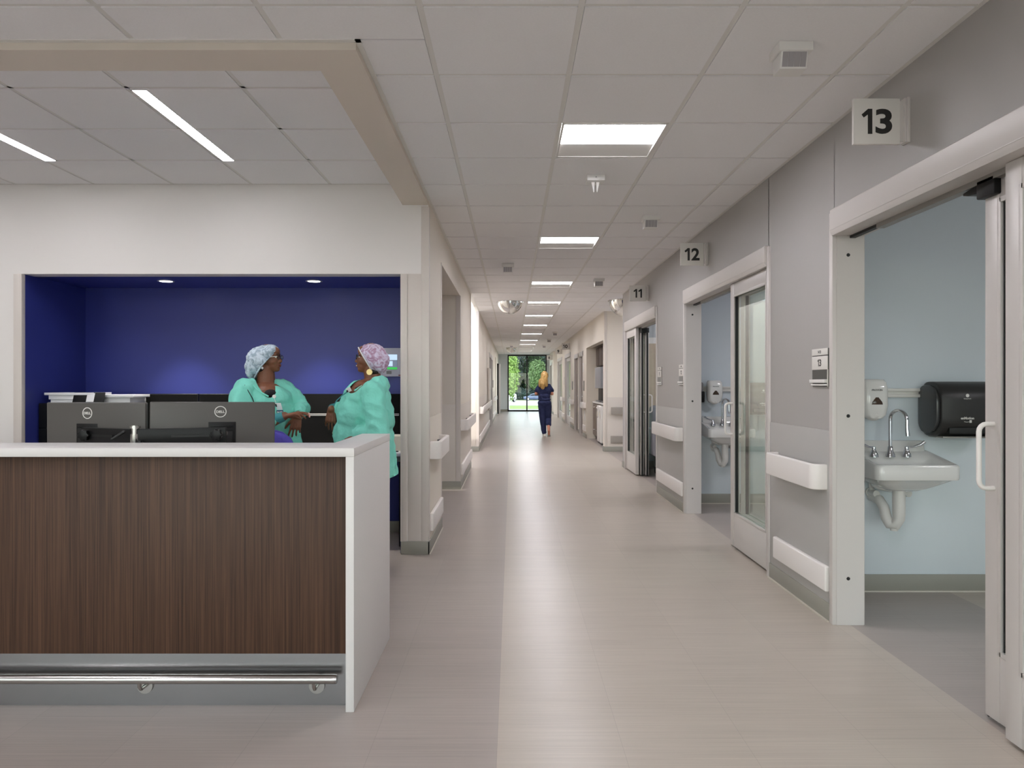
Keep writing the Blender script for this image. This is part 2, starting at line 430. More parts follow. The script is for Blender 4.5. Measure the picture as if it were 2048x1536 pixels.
g2.box(-8, LX - .15, 3.2, 5.75, RZ + .02, RZ + .05); g2.box(-8, LX - .197, 5.578, 5.6, RZ - .001, RZ + .014)
S('ceiling_station', t2, K['tile']); S('trim_2', g2, K['grid'])
tm = M(); tm.box(LX + .002, LX + .024, 2.976, 5.6, CZ - .004, CZ + .004); tm.box(-8, LX + .024, 2.976, 3.0, CZ - .004, CZ + .004)
S('trim_3', tm, K['grid'])

# station back wall with the navy recess
OX0, OX1, OZ, OY, BY = -3.81, -.856, 2.174, 5.6, 6.43
w = M()
w.box(OX0, OX1, OY, OY + .14, OZ, 2.95); w.box(-8, OX0, OY, BY + .2, 0, 2.95); w.box(OX1, LX, OY, 6.63, 0, 2.95)
S('wall_station', w, K['wallS'])
w = M(); w.box(LX - .0, LX + .004, OY, 6.63, 1.06, CZ); w.box(LX, LX + .006, OY, 6.63, .1, 1.058, .0015)
S('wall_left', w, K['wallL'])
w = M(); w.box(OX0, OX1, BY, BY + .2, 0, 2.3); w.box(OX0, OX1, OY + .14, BY, OZ, OZ + .1); w.box(OX0, OX0 + .012, OY + .03, BY, 0, OZ); w.box(OX1 - .012, OX1, OY + .03, BY, 0, OZ)
S('wall_recess', w, K['navy'])
w = M()
w.box(OX1, OX1 + .045, OY - .012, OY, .1, OZ, .002); w.box(OX1 - .006, OX1 + .002, OY - .012, OY + .03, .1, OZ)
w.box(OX0 - .05, OX0, OY - .012, OY, .1, OZ, .002); w.box(OX0 - .002, OX0 + .014, OY - .012, OY + .03, .1, OZ, .002)
w.box(OX1 + .05, LX - .052, OY - .004, OY, .1, OZ, .001)
w.box(LX - .052, LX + .004, OY - .006, OY, .1, SZ - .012, .002); w.box(LX, LX + .010, OY - .006, OY + .05, .1, SZ - .012, .002)
S('trim_4', w, K['casing'])
w = M(); w.box(OX1 - .004, LX + .014, OY - .014, OY, 0, .1, .003); w.box(LX, LX + .014, OY - .014, 6.63, 0, .1, .003)
w.box(-8, OX0 + .004, OY - .014, OY, 0, .1, .003); w.box(OX0, OX1, BY - .012, BY, 0, .1, .003)
S('baseboard_station', w, K['base'])

# left wall beyond the pillar: passage 6.63-9.05, wall 9.05-11.4, passage 11.4-14.1, wall 14.1-end
w = M()
w.box(-5, LX, 6.63, 9.05, 2.43, 2.95)
w.box(-5, LX, 9.05, 11.4, 0, 2.95)
w.box(-5, LX, 14.1, 20.7, 0, 2.95); w.box(-5, LX - .12, 20.7, 24.2, 0, 2.95); w.box(LX - .12, LX, 20.7, 24.2, 2.17, 2.95)
w.box(-5, LX, 24.2, 28.2, 0, 2.95); w.box(-5, LX - .5, 28.2, 29.6, 0, 2.95); w.box(LX - .5, LX, 28.2, 29.6, 2.4, 2.95)
w.box(-5, LX, 29.6, EY, 0, 2.95); w.box(-5.1, -5, 6.4, 14.2, 0, 2.95)
S('wall_left_far', w, K['wallL'])
w = M()
for a, b_ in ((9.105, 11.34), (14.155, 20.7), (24.2, 28.2)): w.box(LX, LX + .004, a, b_, .1, 1.06, .0015)
w.box(-2, LX - .055, 9.044, 9.05, .1, 1.06, .001); w.box(-2, LX - .055, 14.094, 14.1, .1, 1.06, .001)
S('wall_left_protection', w, K['wallLp'])
w = M()
for y in (9.05, 14.1): w.prism([(LX - .05, y - .002), (LX - .05, y - .008), (LX + .008, y - .008), (LX + .008, y + .05), (LX - .001, y + .05), (LX - .001, y - .002)], 'z', .1, 2.428 if y < 10 else CZ - .004, .001)
w.box(LX, LX + .008, 6.58, 6.636, .1, 2.43, .002); w.box(LX, LX + .008, 11.35, 11.406, .1, CZ, .002)
S('trim_5', w, K['taupe'] if 0 else K['casing'])
w = M()
for a, b_ in ((9.04, 11.4), (14.09, 20.65), (24.25, 28.2), (29.6, EY)): w.box(LX, LX + .012, a, b_, 0, .1, .003)
for y in (9.05, 14.1): w.box(-5, LX + .012, y - .012, y, 0, .1, .003)
S('baseboard_left', w, K['base'])
w = M()
for a, b_ in ((5.58, 6.63), (9.04, 11.4), (14.09, 20.65), (24.25, 28.2), (29.6, EY)): w.box(LX + .012, LX + .022, a, b_, 0, .006)
S('trim_6', w, K['caulk'])

# right wall; doorways 13 (1.55-3.95), 12 (4.98-7.38), 11 (8.82-11.2)
D13, D12, D11 = (1.57, 3.952), (4.975, 7.354), (8.80, 11.2)
w = M()
for a, b_ in ((-4, D13[0]), (D13[1] + .005, D12[0]), (D12[1] + .005, D11[0]), (D11[1] + .005, 11.5)): w.box(RX, RX2, a, b_, 0, 2.95)
for a, b_ in (D13, D12, D11): w.box(RX, RX2, a - .01, b_ + .01, 2.26, 2.95)
S('wall_right', w, K['wallR'])
w = M()
for a, b_ in ((D13[1] + .045, D12[0] - .045), (D12[1] + .045, D11[0] - .045)): w.box(RX - .006, RX, a, b_, .1, 1.06, .002)
S('wall_right_protection', w, K['wallRp'])
w = M(); c_ = M()
for a, b_ in ((D13[1] + .045, D12[0] - .045), (D12[1] + .045, D11[0] - .045), (D11[1] + .045, 11.5)):
    w.box(RX - .012, RX, a, b_, 0, .1, .003); c_.box(RX - .022, RX - .012, a, b_, 0, .006)
w2 = M()
w2.box(1.81, 5, 14.1 - .012, 14.1, 0, .1, .003)
for a, b_ in ((14.1, 14.3), (17.45, 18.3), (19.3, 19.6), (20.8, 22.2), (24.5, 25.9), (31.2, 32.5)): w2.box(1.798, 1.81, a, b_, 0, .1, .003)
S('baseboard_right', w, K['base']); S('baseboard_right_far', w2, K['base']); S('trim_7', c_, K['caulk'])
# far right wall 14.1 onwards
w = M()
FX = 1.81
for a, b_ in ((14.1, 14.28), (17.5, 18.3), (19.3, 19.6), (20.8, 22.2), (24.5, 25.9), (28.5, 28.8), (31.3, 32.5), (34.0, EY)): w.box(FX, FX + .14, a, b_, 0, 2.95)
for a, b_, z in ((14.28, 17.5, 2.19), (18.3, 19.3, 2.13), (19.6, 20.8, 2.13), (22.2, 24.5, 2.27), (25.9, 28.5, 2.27), (32.5, 34, 2.27)): w.box(FX, FX + .14, a, b_, z, 2.95)
w.box(FX + .14, 5, 31.3, 31.44, 0, 2.95)
S('wall_right_far', w, K['wallL'])
w = M(); w.box(FX + .14, 6, 14.1, 14.24, 0, 2.95); S('wall_alcove', w, K['wallL'])
w = M(); w.box(FX + .056, 5, 14.094, 14.1, .1, 1.06); w.box(FX - .004, FX + .05, 14.091, 14.099, .1, CZ, .001)
S('trim_8', w, K['wallLp'])
# end wall with the tall window
w = M()
w.box(-1.5, -.2, EY, EY + .2, 0, 2.95); w.box(1.67, 2.5, EY, EY + .2, 0, 2.95); w.box(-.2, 1.67, EY, EY + .2, 2.72, 2.95)
S('wall_end', w, K['endw'])
S('baseboard_end', M().box(LX, -.2, EY - .012, EY, 0, .1).box(1.67, 1.8, EY - .012, EY, 0, .1), K['base'])
wf = bpy.data.objects.new('window_1', None); C.objects.link(wf); wf.location = (.735, EY, 0); wf['kind'] = 'structure'
f = M(); y0, y1 = EY - .02, EY + .12
for x in (-.2, .70, 1.62): f.box(x, x + .06, y0, y1, 0, 2.72)
f.box(-.2, 1.68, y0, y1, 0, .07); f.box(-.2, 1.68, y0, y1, 2.66, 2.72)
put('window_frame', f, K['black'], wf)
for a, b_ in ((-.14, .70), (.76, 1.62)): put('pane', M().box(a, b_, EY + .04, EY + .05, .07, 2.66), K['glass'], wf)

# patient rooms behind the right wall
S('wall_room_divider', M().box(RX2, 6, 4.60, 4.72, 0, 2.95), K['blue'])
S('wall_room_divider_far', M().box(RX2, 6, 7.97, 8.09, 0, 2.95), K['blue'])
S('wall_room_end', M().box(RX2, 6, 11.38, 11.5, 0, 2.95), K['blue'])
S('wall_room_side', M().box(6, 6.1, -4, 15, 0, 2.95), K['blue'])
S('wall_room_protection', M().box(RX2, 6, 4.596, 4.60, .1, .963, .0015).box(RX2, 6, 7.966, 7.97, .1, .963, .0015), K['bluep'])
w = M(); c_ = M()
for y in (4.596, 7.966, 11.376): w.box(RX2, 6, y - .01, y, 0, .109, .003); c_.box(RX2, 6, y - .02, y - .01, 0, .008)
S('baseboard_room', w, K['base']); S('trim_9', c_, K['caulk'])
# remaining enclosure, out of frame
S('wall_back', M().box(-8, 6, -4.1, -4, 0, .25).box(-8, 6, -4.1, -4, 2.5, 2.95).box(-8, -7, -4.1, -4, .25, 2.5).box(5, 6, -4.1, -4, .25, 2.5), K['wallS'])
wb = bpy.data.objects.new('window_2', None); C.objects.link(wb); wb.location = (-1, -4, .25); wb['kind'] = 'structure'
f = M()
for k in range(9): f.box(-7 + 1.5 * k - .03, -7 + 1.5 * k + .03, -4.1, -4.0, .25, 2.5)
f.box(-7, 5, -4.1, -4, .25, .31).box(-7, 5, -4.1, -4, 2.44, 2.5)
put('window_frame', f, K['black'], wb)
put('pane', M().box(-7, 5, -4.06, -4.05, .3, 2.45), K['glass'], wb)
S('ground_patio', M().box(-30, 30, -40, -4.1, -.15, -.02), K['road'])
S('wall_far_left', M().box(-8.1, -8, -4, 7, 0, 2.95), K['wallS'])

# ------------------------------------------------------------------ sliding glass doors of the patient rooms
def rail_handle(x, y, z0, z1, side, bow=.058, r=.0095):
    pts = []; x1 = x + side * bow; rr = .03
    pts.append((x, y, z0))
    for k in range(5): a = k / 4 * PI / 2; pts.append((x1 - side * rr * (1 - math.sin(a)), y, z0 + rr * (1 - math.cos(a))))
    for k in range(5): a = k / 4 * PI / 2; pts.append((x1 - side * rr * (1 - math.cos(a)), y, z1 - rr * (1 - math.sin(a))))
    pts.append((x, y, z1))
    return M().tube(pts, r, 12)
def door_leaf(root, name, ya, yb, xc, th=.044, z0=.018, z1=2.13, handle=None, brush=None, gtint=None):
    f = M(); x0, x1 = xc - th / 2, xc + th / 2; st = .085; br = .285; tr = .105
    f.box(x0, x1, ya, ya + st, z0, z1, .002).box(x0, x1, yb - st, yb, z0, z1, .002)
    f.box(x0 + .001, x1 - .001, ya + st, yb - st, z0, br, .002).box(x0 + .001, x1 - .001, ya + st, yb - st, z1 - tr, z1, .002)
    for q in (x0 - .002, x1 - .008):   # glazing bead
        f.box(q, q + .01, ya + st - .012, ya + st + .008, br - .01, z1 - tr + .01, .001).box(q, q + .01, yb - st - .008, yb - st + .012, br - .01, z1 - tr + .01, .001)
        f.box(q, q + .01, ya + st, yb - st, br - .012, br + .008, .001).box(q, q + .01, ya + st, yb - st, z1 - tr - .008, z1 - tr + .012, .001)
    lf = put(name, f, K['alu'], root)
    put('glass', M().box(xc - .003, xc + .003, ya + st, yb - st, br, z1 - tr), K['glass'], lf)
    g = M()
    for y in (ya + st + .009, yb - st - .013): g.box(xc - .012, xc + .012, y, y + .004, br + .008, z1 - tr - .008)
    put('gasket', g, K['black'], lf)
    if handle:
        for sd in (-1, 1): put('handle', rail_handle(xc + sd * th / 2, handle, .915, 1.165, sd), K['rail'], lf)
    if brush is not None:
        put('brush_seal', M().box(xc - .012, xc + .014, brush - .007, brush + .001, z0 - .01, z1 - .02), K['black'], lf)
    return lf
def door_frame(n, a, b_):
    root = bpy.data.objects.new('door_%d' % n, None); C.objects.link(root); root.location = (RX, (a + b_) / 2, 0); root['kind'] = 'structure'
    f = M()
    f.box(RX - .014, RX2 + .004, b_, b_ + .042, 0, 2.262, .003); f.box(RX - .014, RX2 + .004, a - .042, a, 0, 2.262, .003)
    f.box(RX + .008, RX2 - .002, b_ - .004, b_ + .01, 0, 2.15)
    put('frame', f, K['alu'], root)
    h = M()
    prof = [(RX2, 2.274), (RX - .022, 2.274), (RX - .028, 2.268), (RX - .028, 2.15), (RX - .018, 2.132), (RX2, 2.132)]
    h.prism(prof, 'y', a + .001, b_ - .001)
    h.box(RX - .030, RX - .026, a + .001, b_ - .001, 2.160, 2.163)
    put('header', h, K['alu'], root)
    t = M().box(RX + .075, RX + .115, a + .002, b_ - .3, 2.108, 2.133); put('track', t, K['alud'], root)
    put('track_guide', M().box(RX + .08, RX + .11, b_ - .3, b_ - .004, 2.118, 2.133), K['black'], root)
    for z in (.255, 1.145, 2.026): put('screw_plug', M().cyl((1.841, b_ - .0065, z), (1.841, b_ - .002, z), .0095, seg=20), K['black'], root)
    return root
d = door_frame(13, *D13)
door_leaf(d, 'sidelight', D13[0] + .005, 2.655, 1.838)
door_leaf(d, 'sliding_leaf', 1.95, 2.852, 1.893, handle=2.80, brush=2.852)
cl = M(); cl.box(1.845, 1.90, 2.76, 2.868, 2.05, 2.125, .006).prism([(2.85, 2.075), (2.93, 2.082), (2.96, 2.09), (2.96, 2.10), (2.85, 2.115)], 'x', 1.85, 1.89, .004)
put('door_stop', cl, K['blk'], d)
d = door_frame(12, *D12)
door_leaf(d, 'sliding_leaf', D12[0] + .004, 5.88, 1.805, handle=5.83)
door_leaf(d, 'sidelight', D12[0] + .004, 5.80, 1.862)
put('door_stop', M().box(1.84, 1.88, 5.87, 5.96, 2.09, 2.115, .004), K['blk'], d)
d = door_frame(11, *D11)
door_leaf(d, 'sidelight', 10.36, D11[1] - .004, 1.802)
door_leaf(d, 'sliding_leaf', 10.33, D11[1] - .06, 1.868, brush=10.33)
door_leaf(d, 'sliding_leaf', 10.30, D11[1] - .1, 1.934, handle=10.36, brush=10.30)
put('door_stop', M().box(1.84, 1.95, 10.24, 10.33, 2.05, 2.12, .004), K['blk'], d)
put('track_guide', M().box(RX + .08, RX + .12, D11[0] + .01, D11[0] + .5, 2.1, 2.133), K['black'], d)

# plain doors further down
def far_door(n, x, a, b_, z, leaf_mat, inset=.07, side=1, glass=False, handle=True):
    root = bpy.data.objects.new('door_%d' % n, None); C.objects.link(root); root.location = (x, (a + b_) / 2, 0); root['kind'] = 'structure'
    f = M(); xi, xo = (x - .012, x + .14) if side > 0 else (x - .14, x + .012)
    f.box(xi, xo, a - .0, a + .05, 0, z).box(xi, xo, b_ - .05, b_, 0, z).box(xi, xo, a, b_, z - .09, z + .03)
    put('frame', f, K['alu'], root)
    lx = x + side * inset
    l = M()
    if glass:
        l.box(lx - .02, lx + .02, a + .05, a + .14, .01, z - .09).box(lx - .02, lx + .02, b_ - .14, b_ - .05, .01, z - .09).box(lx - .02, lx + .02, a + .14, b_ - .14, .01, .28).box(lx - .02, lx + .02, a + .14, b_ - .14, z - .2, z - .09)
    else: l.box(lx - .02, lx + .02, a + .05, b_ - .05, .01, z - .09, .002)
    lf = put('leaf', l, leaf_mat, root)
    if glass: put('glass', M().box(lx - .003, lx + .003, a + .14, b_ - .14, .28, z - .2), K['glass'], lf)
    if handle:
        hx = lx - side * .02; put('handle', M().tube([(hx, a + .12, 1.0), (hx - side * .05, a + .12, 1.0), (hx - side * .05, a + .24, 1.0)], .011), K['chrome'], lf)
    return root
far_door(1, FX, 18.3, 19.3, 2.13, K['taupe']); far_door(2, FX, 19.6, 20.8, 2.13, K['taupe'])
far_door(10, FX, 22.2, 24.5, 2.27, K['alu'], glass=True); far_door(9, FX, 25.9, 28.5, 2.27, K['alu'], glass=True); far_door(8, FX, 32.5, 34.0, 2.27, K['alu'], glass=True)
far_door(3, LX, 20.7, 22.4, 2.2, K['brown'], side=-1, inset=.09); far_door(4, LX, 22.5, 24.2, 2.2, K['brown'], side=-1, inset=.09)
# black framed glass door standing open at the end, left
root = bpy.data.objects.new('door_5', None); C.objects.link(root); root.location = (-.6, 31.9, 0); root['kind'] = 'structure'
put('frame', M().box(-.65, -.575, 31.85, 31.93, 0, 2.22).box(-.65, -.575, 33.4, 33.48, 0, 2.22).box(-.65, -.575, 31.85, 33.48, 2.14, 2.22), K['black'], root)
put('leaf', M().box(-.575, -.50, 31.95, 31.99, .02, 2.2, .002), K['alu'], root)
# ------------------------------------------------------------------ lamps
ordw = ['nearest the camera', 'second from the camera', 'third from the camera', 'fourth from the camera', 'fifth from the camera', 'sixth from the camera', 'seventh from the camera', 'eighth from the camera', 'ninth from the camera', 'tenth from the camera', 'farthest, beside the end window']
def troffer(x, y, label, group='square corridor ceiling lights'):
    r = thing('ceiling_light', label, 'ceiling light', (x + G / 2, y + G / 2, CZ), group)
    a, b_ = .014, .596
    f = M(); z0, z1 = CZ, CZ + .012
    f.box(x + a, x + b_, y + a, y + a + .012, z0, z1).box(x + a, x + b_, y + b_ - .012, y + b_, z0, z1).box(x + a, x + a + .012, y + a, y + b_, z0, z1).box(x + b_ - .012, x + b_, y + a, y + b_, z0, z1)
    put('frame', f, K['grid'], r)
    # shallow white reflector beyond the wide lens
    q = M()
    q.prism([(y + .405, CZ + .026), (y + .405, CZ + .022), (y + .584, CZ + .003), (y + .584, CZ + .026)], 'x', x + .026, x + .584)
    put('reflector', q, K['grid'], r)
    put('lens', M().box(x + .026, x + .584, y + .026, y + .402, CZ + .020, CZ + .03), K['lens'], r)
    return r
t0 = None
for k, y in enumerate(lights):
    lab = 'square recessed corridor ceiling light, ' + ordw[k]
    if t0 is None: t0 = troffer(.263, y, lab)
    else: copy_tree(t0, (.263 + G / 2, y + G / 2, CZ), lab)
for (x, y, w_) in ((.263, .885, 'above the camera'), (.263, -2.165, 'behind the camera'), (-3.4, -.945, 'added unseen behind the camera as lobby fill'), (-3.4, 1.495, 'added unseen left of the camera as lobby fill'), (-1.567, -.945, 'added unseen behind the camera to the left as fill'), (-5.227, .275, 'added unseen at far left as lobby fill')):  # the lobby lamps are out of view, added as fill
    copy_tree(t0, (x + G / 2, y + G / 2, CZ), 'square recessed ceiling light ' + w_)
room_fill_lamps = ((4.4, 1.9, 'in the room behind door 13'), (3.4, 6.0, 'in the room behind door 12'), (2.9, 9.6, 'in the room behind door 11'), (2.7, 12.4, 'in the right side passage'), (-2.4, 7.6, 'in the near left side passage'), (-4.4, 12.2, 'in the far left side passage'), (2.3, 15.6, 'above the nourishment alcove'))  # hidden lamps added to light the rooms and side passages
for (x, y, w_) in room_fill_lamps:
    z = CZ if x > 0 or y > 9.5 else 2.52
    copy_tree(t0, (x, y, z - .034), 'unseen square fill light added ' + w_)
S('ceiling_passage', M().box(-5, LX - .15, 6.63, 9.05, 2.52, 2.56), K['soffit'])

def strip_light(x, y0, y1, label):
    r = thing('strip_light', label, 'ceiling light', (x + .038, (y0 + y1) / 2, RZ), 'narrow strip lights over the nurse station')
    f = M().box(x - .006, x, y0 - .006, y1 + .006, RZ - .002, RZ + .02).box(x + .075, x + .081, y0 - .006, y1 + .006, RZ - .002, RZ + .02).box(x - .006, x + .081, y0 - .006, y0, RZ - .002, RZ + .02).box(x - .006, x + .081, y1, y1 + .006, RZ - .002, RZ + .02)
    put('frame', f, K['grid'], r); put('lens', M().box(x, x + .075, y0, y1, RZ - .003, RZ + .012, .003), K['strip'], r)
strip_light(-2.0, 3.80, 5.0, 'long narrow strip light in the station ceiling, complete, above the monitors')
strip_light(-3.235, 3.80, 5.0, 'narrow strip light at the left edge of the station ceiling')
strip_light(-4.46, 3.80, 5.0, 'narrow strip light farthest left over the station, outside the view')
for x, w_ in ((-2.866, 'left'), (-1.639, 'right')):
    r = thing('downlight', 'small round recessed downlight in the navy recess ceiling, ' + w_ + ' one', 'downlight', (x, 5.98, OZ), 'navy recess downlights')
    put('trim_ring', M().lathe([(.050, OZ - .001), (.066, OZ - .001), (.068, OZ - .004), (.062, OZ - .006), (.050, OZ - .004)], (x, 5.98, 0), 32, caps=False), K['white'], r)
    put('lens', M().lathe([(.0005, OZ - .0015), (.05, OZ - .0015), (.05, OZ - .0045), (.0005, OZ - .0045)], (x, 5.98, 0), 32), K['spot'], r)
    ld = bpy.data.lights.new('downlight_lamp', 'SPOT'); ld.energy = 60; ld.spot_size = math.radians(74); ld.spot_blend = .7; ld.shadow_soft_size = .03; ld.color = (1, .96, .88)
    lo = bpy.data.objects.new('downlight_lamp', ld); C.objects.link(lo); lo.parent = r; lo.location = (0, 0, -.02); lo.rotation_euler = (math.radians(2), 0, 0)

# ------------------------------------------------------------------ ceiling devices
def sensor(x, y, label):
    r = thing('ceiling_sensor', label, 'sensor', (x, y, CZ), 'white box sensors on the corridor ceiling')
    put('base', M().box(x - .072, x + .072, y - .06, y + .06, CZ - .038, CZ, .004), K['white'], r)
    hd = M().prism([(y - .052, CZ - .038), (y + .052, CZ - .038), (y + .045, CZ - .105), (y - .035, CZ - .105)], 'x', x - .06, x + .055, .004)
    h = put('sensor_head', hd, K['white'], r)
    # segmented lens facing the camera, sloped
    for k in range(4):
        xa = x - .052 + k * .025
        put('lens', M().prism([(y - .0535, CZ - .042), (y - .0495, CZ - .042), (y - .034, CZ - .098), (y - .038, CZ - .098)], 'x', xa, xa + .0235), K['louver'], h)
    return r
s0 = sensor(1.18, 3.05, 'white box sensor on the ceiling nearest the camera, left of sign 13')
for x, y, l in ((1.18, 6.13, 'white box sensor on the right of the ceiling beside sign 12'), (1.18, 9.77, 'white box sensor on the ceiling left of sign 11'), (-.045, 8.57, 'white box sensor on the left of the ceiling in front of the dome mirror'),
                (1.18, 19.7, 'tiny white ceiling sensor at right, nearest of three beyond the dome mirror'), (1.18, 22.8, 'tiny white ceiling sensor at right, middle of the three far ones'), (1.18, 26.3, 'tiny white ceiling sensor at right, farthest of the three'), (0, 26.3, 'tiny white ceiling sensor above the far dome mirror')):
    copy_tree(s0, (x, y, CZ), l)
r = thing('ceiling_antenna', 'white ceiling fixture with two downward prongs behind the nearest corridor light', 'ceiling fixture', (.572, 4.95, CZ))
put('base', M().box(.51, .634, 4.89, 5.01, CZ - .042, CZ, .006), K['white'], r)
put('base_screw', M().cyl((.572, 4.889, CZ - .02), (.572, 4.893, CZ - .02), .004), K['grey'], r)
for s in (-1, 1):
    put('prong', M().prism([(.572 + s * .004, CZ - .042), (.572 + s * .028, CZ - .042), (.572 + s * .013, CZ - .112), (.572 + s * .009, CZ - .112)], 'y', 4.93, 4.955, .002), K['white'], r)

def dome(x, y, rad, label):
    r = thing('dome_mirror', label, 'mirror', (x, y, CZ), 'ceiling dome mirrors')
    prof = [(rad * math.cos(a), CZ - rad * math.sin(a) * .98) for a in [k / 14 * PI / 2 for k in range(15)]]; prof[-1] = (.001, prof[-1][1])
    put('dome', M().lathe([(rad, CZ - .002)] + prof, (x, y, 0), 48), K['mirror'], r)
    put('rim', M().lathe([(rad - .002, CZ), (rad + .022, CZ), (rad + .022, CZ - .004), (rad - .002, CZ - .006)], (x, y, 0), 48), K['chrome'], r)
    for k in range(8):
        a = k * PI / 4 + .3; put('screw', M().ell((x + (rad + .011) * math.cos(a), y + (rad + .011) * math.sin(a), CZ - .006), (.006, .006, .004), seg=10), K['black'], r)
    return r
dome(-.03, 12.5, .215, 'silver half-globe ceiling mirror in the middle of the corridor, nearer one')
dome(-.0, 28.3, .215, 'small silver half-globe ceiling mirror farther off near the end window')
dome(1.96, 12.3, .30, 'silver dome mirror half hidden behind the wall corner by sign 11')

# ------------------------------------------------------------------ blade signs and room plaques
def blade(s, Y, label):
    x0, x1, z0, z1 = 1.525, 1.733, 2.391, 2.595
    r = thing('room_number_sign', label, 'sign', (RX, Y, z0), 'projecting room number signs')
    put('sign_panel', M().box(x0, x1, Y, Y + .016, z0, z1, .0015), K['sign'], r)
    put('bracket', M().box(x1, 1.752, Y + .001, Y + .012, z0 + .012, z1 - .012).box(1.748, 1.757, Y - .012, Y + .028, z0 + .006, z1 - .002, .001).box(1.757, RX, Y - .018, Y + .034, z0 + .004, z1, .001), K['alu'], r)
    number('lettering', s, .112, K['ink'], r, ((x0 + x1) / 2, Y - .0006, (z0 + z1) / 2 - .001), (1, 0, 0), (0, 0, 1), bold=.03, depth=.0006)
    return r
for s, Y, w_ in (('13', 3.22, 'nearest and largest, at upper right'), ('12', 6.52, 'above the second glass door'), ('11', 9.33, 'above the third glass door'), ('10', 22.5, 'far down the right wall'), ('9', 25.9, 'beyond sign 10'), ('8', 32.2, 'beside the end window')):
    b_ = blade(s, Y, 'white square projecting sign reading ' + s + ', ' + w_)
    if Y > 14: b_.location.x = 1.81 - .0

def plaque(num, big, yc, label, dark):
    W = .212; x = RX - .004; r = thing('room_plaque', label, 'sign', (RX, yc, 1.306), 'wall plaques beside the doors')
    R_, U = (0, -1, 0), (0, 0, 1)
    ya, yb = yc - W / 2, yc + W / 2
    put('backplate', M().box(x, RX, ya, yb, 1.306, 1.522, .001), K['ink'], r)
    put('number_strip', M().box(x - .005, x, ya + .002, yb - .002, 1.484, 1.522, .0008), K['sign'], r)
    put('number_panel', M().box(x - .005, x, ya + .002, yb - .002, 1.402, 1.479, .0008), K['sign'], r)
    put('insert', M().box(x - .002, x, ya + .002, yb - .002, 1.344, 1.402), dark, r)
    put('note_holder', M().box(x - .02, x, ya + .012, yb - .0, 1.326, 1.346, .002).box(x - .012, x, ya + .002, yb - .002, 1.310, 1.321, .002), K['white'], r)
    put('side_edge', M().box(x - .005, x, ya, ya + .006, 1.306, 1.402), K['sign'], r)
    number('lettering', num, .0165, K['ink'], r, (x - .0052, yc, 1.503), R_, U, bold=.02, depth=.0005)
    number('lettering', big, .040, K['ink'], r, (x - .0052, yc, 1.441), R_, U, bold=.02, depth=.0005)
plaque('1413', '13', 4.13, 'white wall plaque 1413 and 13 with dark insert, left of the nearest doorway', K['signg'])
plaque('1412', '12', 7.50, 'small white wall plaque 12 beside the second doorway', K['signm'])
plaque('1411', '11', 8.61, 'small white wall plaque 11 beside the third doorway', K['signm'])

# ------------------------------------------------------------------ handrails and bumper rails
def handrail(x, y0, y1, side, label, m='rail', z0=.727, z1=.87):
    """side: +1 rail stands off to -x (right wall), -1 to +x (left wall)"""
    o = .092; t = .032; R = .05; s = -side
    def arc(cx, cy, r, a0, a1, n=6): return [(cx + r * math.cos(a0 + (a1 - a0) * k / n), cy + r * math.sin(a0 + (a1 - a0) * k / n)) for k in range(n + 1)]
    # plan outline with s=+1 first (wall at x=0, rail toward +x)
    out = [(0, 0)] + arc(o - R, R, R, -PI / 2, 0) + arc(o - R, (y1 - y0) - R, R, 0, PI / 2) + [(0, y1 - y0)]
    ri = R - t
    inn = [(0, y1 - y0 - t)] + arc(o - R, (y1 - y0) - R, ri, PI / 2, 0) + arc(o - R, R, ri, 0, -PI / 2) + [(0, t)]
    pts = [(x + s * p[0], y0 + p[1]) for p in out + inn]
    r = thing('handrail', label, 'handrail', (x, (y0 + y1) / 2, z0), 'wall handrails')
    put('rail_cover', M().prism(pts, 'z', z0, z1, .008, 3), K[m], r)
    n = max(2, int((y1 - y0) / .6)); 
    for k in range(n):
        y = y0 + .15 + (y1 - y0 - .3) * k / (n - 1)
        xa, xb = sorted((x, x + s * (o - t + .001))); put('bracket', M().box(xa, xb, y - .03, y + .03, z0 + .03, z1 - .03), K['grey'], r)
    return r
def bumper(x, y0, y1, side, label, m='rail', z0=.163, z1=.305):
    s = -side; xa, xb = sorted((x, x + s * .03))
    o = put('bumper_rail', M().box(xa, xb, y0, y1, z0, z1, .009, 3), K[m]); tag(o, label, 'bumper rail', 'low wall bumper rails'); return o
handrail(RX, 4.035, 4.80, 1, 'white wall handrail left of the nearest doorway')
bumper(RX - .012 + .012, 4.01, 4.815, 1, 'white low bumper rail under the nearest right handrail')
handrail(RX, 7.44, 8.70, 1, 'white wall handrail between the second and third glass doors')
bumper(RX, 7.42, 8.72, 1, 'white low bumper rail between the second and third glass doors')
handrail(LX + .006, 5.66, 6.42, -1, 'pale handrail on the left wall beside the pillar, nearest of the left side')
bumper(LX + .006, 5.66, 6.5, -1, 'pale low bumper rail at the foot of the pillar wall')
handrail(LX + .004, 9.16, 11.25, -1, 'pale handrail on the left wall between the two passages')
bumper(LX + .004, 9.16, 11.3, -1, 'pale low bumper rail on the left wall between the two passages')
handrail(LX + .004, 14.25, 20.4, -1, 'long pale handrail on the left wall beyond the second passage')
bumper(LX + .004, 14.25, 20.5, -1, 'long pale low bumper rail on the left wall beyond the second passage')
handrail(LX, 24.5, 28.0, -1, 'farthest handrail on the left wall near the end window')
bumper(LX, 24.5, 28.0, -1, 'farthest low bumper rail on the left wall')
handrail(1.81, 17.6, 18.2, 1, 'short white handrail past the nourishment alcove on the right')
bumper(1.81, 17.6, 18.2, 1, 'short white low bumper past the nourishment alcove')
handrail(1.81, 20.95, 22.05, 1, 'white handrail before far glass door 10')
bumper(1.81, 20.95, 22.05, 1, 'white low bumper before far glass door 10')
handrail(1.81, 24.65, 25.75, 1, 'white handrail between far doors 10 and 9')
